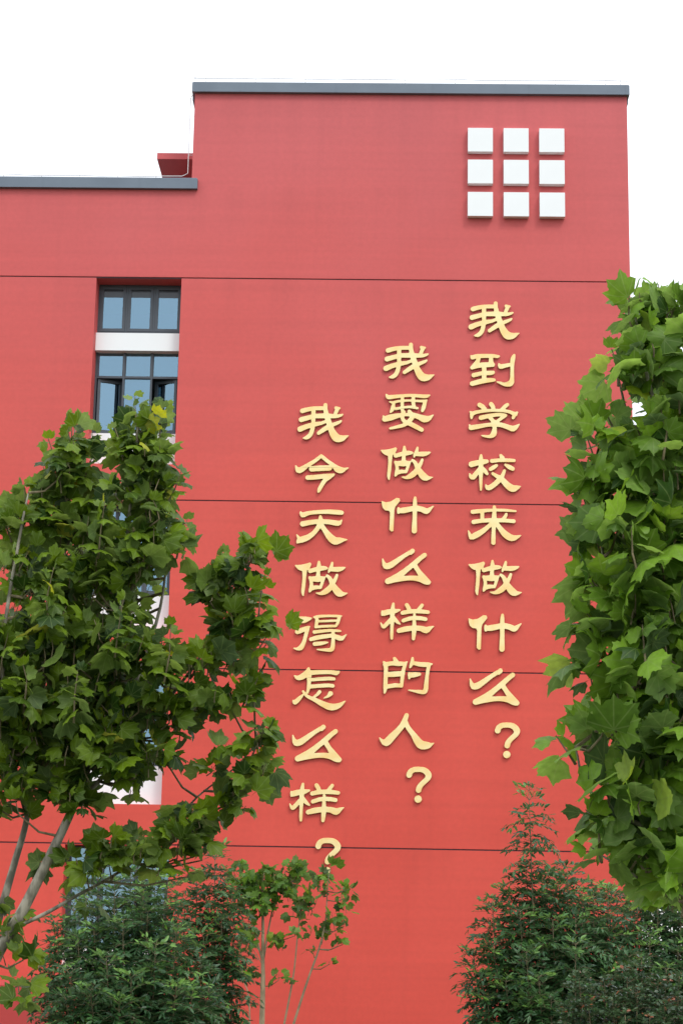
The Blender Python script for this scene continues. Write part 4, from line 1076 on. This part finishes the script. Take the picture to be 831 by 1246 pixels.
shrub(YS, 165, [(70, 1120, .5, .3), (105, 1088, .5, 0), (140, 1075, .5, .2), (175, 1082, .55, -.3), (205, 1070, .5, .1), (95, 1140, .6, -.5), (150, 1120, .6, -.7), (215, 1130, .6, -.6), (190, 1150, .6, -1.0), (130, 1165, .6, -1.1), (245, 1170, .55, -.3), (60, 1175, .4, -.2), (85, 1185, .5, -1.0), (255, 1200, .5, -.8), (160, 1190, .6, -1.4), (215, 1200, .5, -1.4), (110, 1205, .5, -1.4), (120, 1062, .5, .5), (160, 1062, .5, .5), (190, 1060, .5, .6), (90, 1100, .5, .6), (140, 1100, .6, -.3), (180, 1110, .6, -.4), (115, 1130, .6, -.3), (70, 1150, .5, 0), (200, 1100, .6, -.2), (165, 1090, .6, .5), (125, 1180, .6, -.6), (185, 1180, .6, -.8), (235, 1205, .6, -1), (145, 1215, .6, -1.6), (80, 1215, .5, -1.2)],
  'dense dark green shrub at the bottom left under the plane tree', 51)
shrub(YS+1.2, 262, [(262, 1036, .45, 0), (240, 1062, .45, .2), (283, 1085, .4, 0), (225, 1095, .45, .2), (255, 1085, .45, .3), (274, 1062, .4, .2), (270, 1120, .45, -.3), (285, 1150, .4, -.2), (248, 1140, .45, -.4)],
  'looser upright shrub between the dark shrub and the sapling', 52, step=0.20)
shrub(YS, 690, [(643, 962, .40, 0), (618, 1080, .45, .2), (598, 1096, .4, 0), (575, 1160, .35, .1), (665, 1066, .45, .3), (690, 1056, .45, .4), (672, 1120, .5, -.4), (632, 1110, .5, -.3), (600, 1150, .45, -.3), (585, 1190, .4, -.3), (640, 1160, .5, -.8), (615, 1195, .5, -.7), (700, 1150, .5, -.9), (655, 1190, .5, -1.2), (708, 1100, .5, .1), (592, 1215, .45, -.6), (650, 1090, .5, .2), (640, 1060, .4, .2), (675, 1085, .5, .6), (628, 1140, .5, .1), (660, 1150, .55, -.4), (610, 1125, .45, .3), (685, 1130, .5, .4), (625, 1175, .5, -.2), (645, 1215, .5, -1), (670, 1220, .5, -1.2), (705, 1078, .5, .8), (722, 1092, .55, .2), (680, 1072, .5, .9), (740, 1085, .5, .8), (700, 1120, .6, -.2), (660, 1105, .5, .8)],
  'pointed dark green shrub at the lower right with one tall narrow spire', 53)
shrub(YS+1.0, 775, [(725, 1082, .5, 0), (750, 1090, .5, .2), (775, 1098, .5, 0), (800, 1105, .5, .1), (828, 1115, .5, 0), (740, 1130, .5, -.5), (790, 1140, .55, -.6), (825, 1150, .5, -.5), (765, 1165, .5, -1.), (715, 1140, .5, -.3), (810, 1180, .5, -1), (850, 1130, .5, 0), (845, 1170, .5, -.6), (740, 1180, .5, -1.2), (790, 1040, .5, .9), (815, 1050, .5, .9), (840, 1060, .5, .8), (800, 1080, .55, .6), (825, 1075, .5, 1.2), (770, 1070, .5, .9), (832, 1090, .55, .3)],
  'broad dark green shrub at the bottom right beneath the large leaves', 54, depth=1.0)
shrub(-21.5, 770, [(704, 1188, .25, 0), (735, 1195, .25, .1), (762, 1178, .28, 0), (780, 1168, .28, .2), (800, 1195, .28, 0), (826, 1188, .28, .1), (745, 1218, .3, -.3), (715, 1222, .28, -.2), (775, 1205, .3, -.3), (808, 1222, .3, -.3), (690, 1228, .25, 0), (840, 1215, .3, -.2), (760, 1235, .3, -.5), (790, 1238, .3, -.5)],
  'small leaved hedge shrub with reddish tips at the bottom right corner', 55, leaflet=0.06, step=0.085, ma=M['redtip'], kind='oval', spread=0.5)
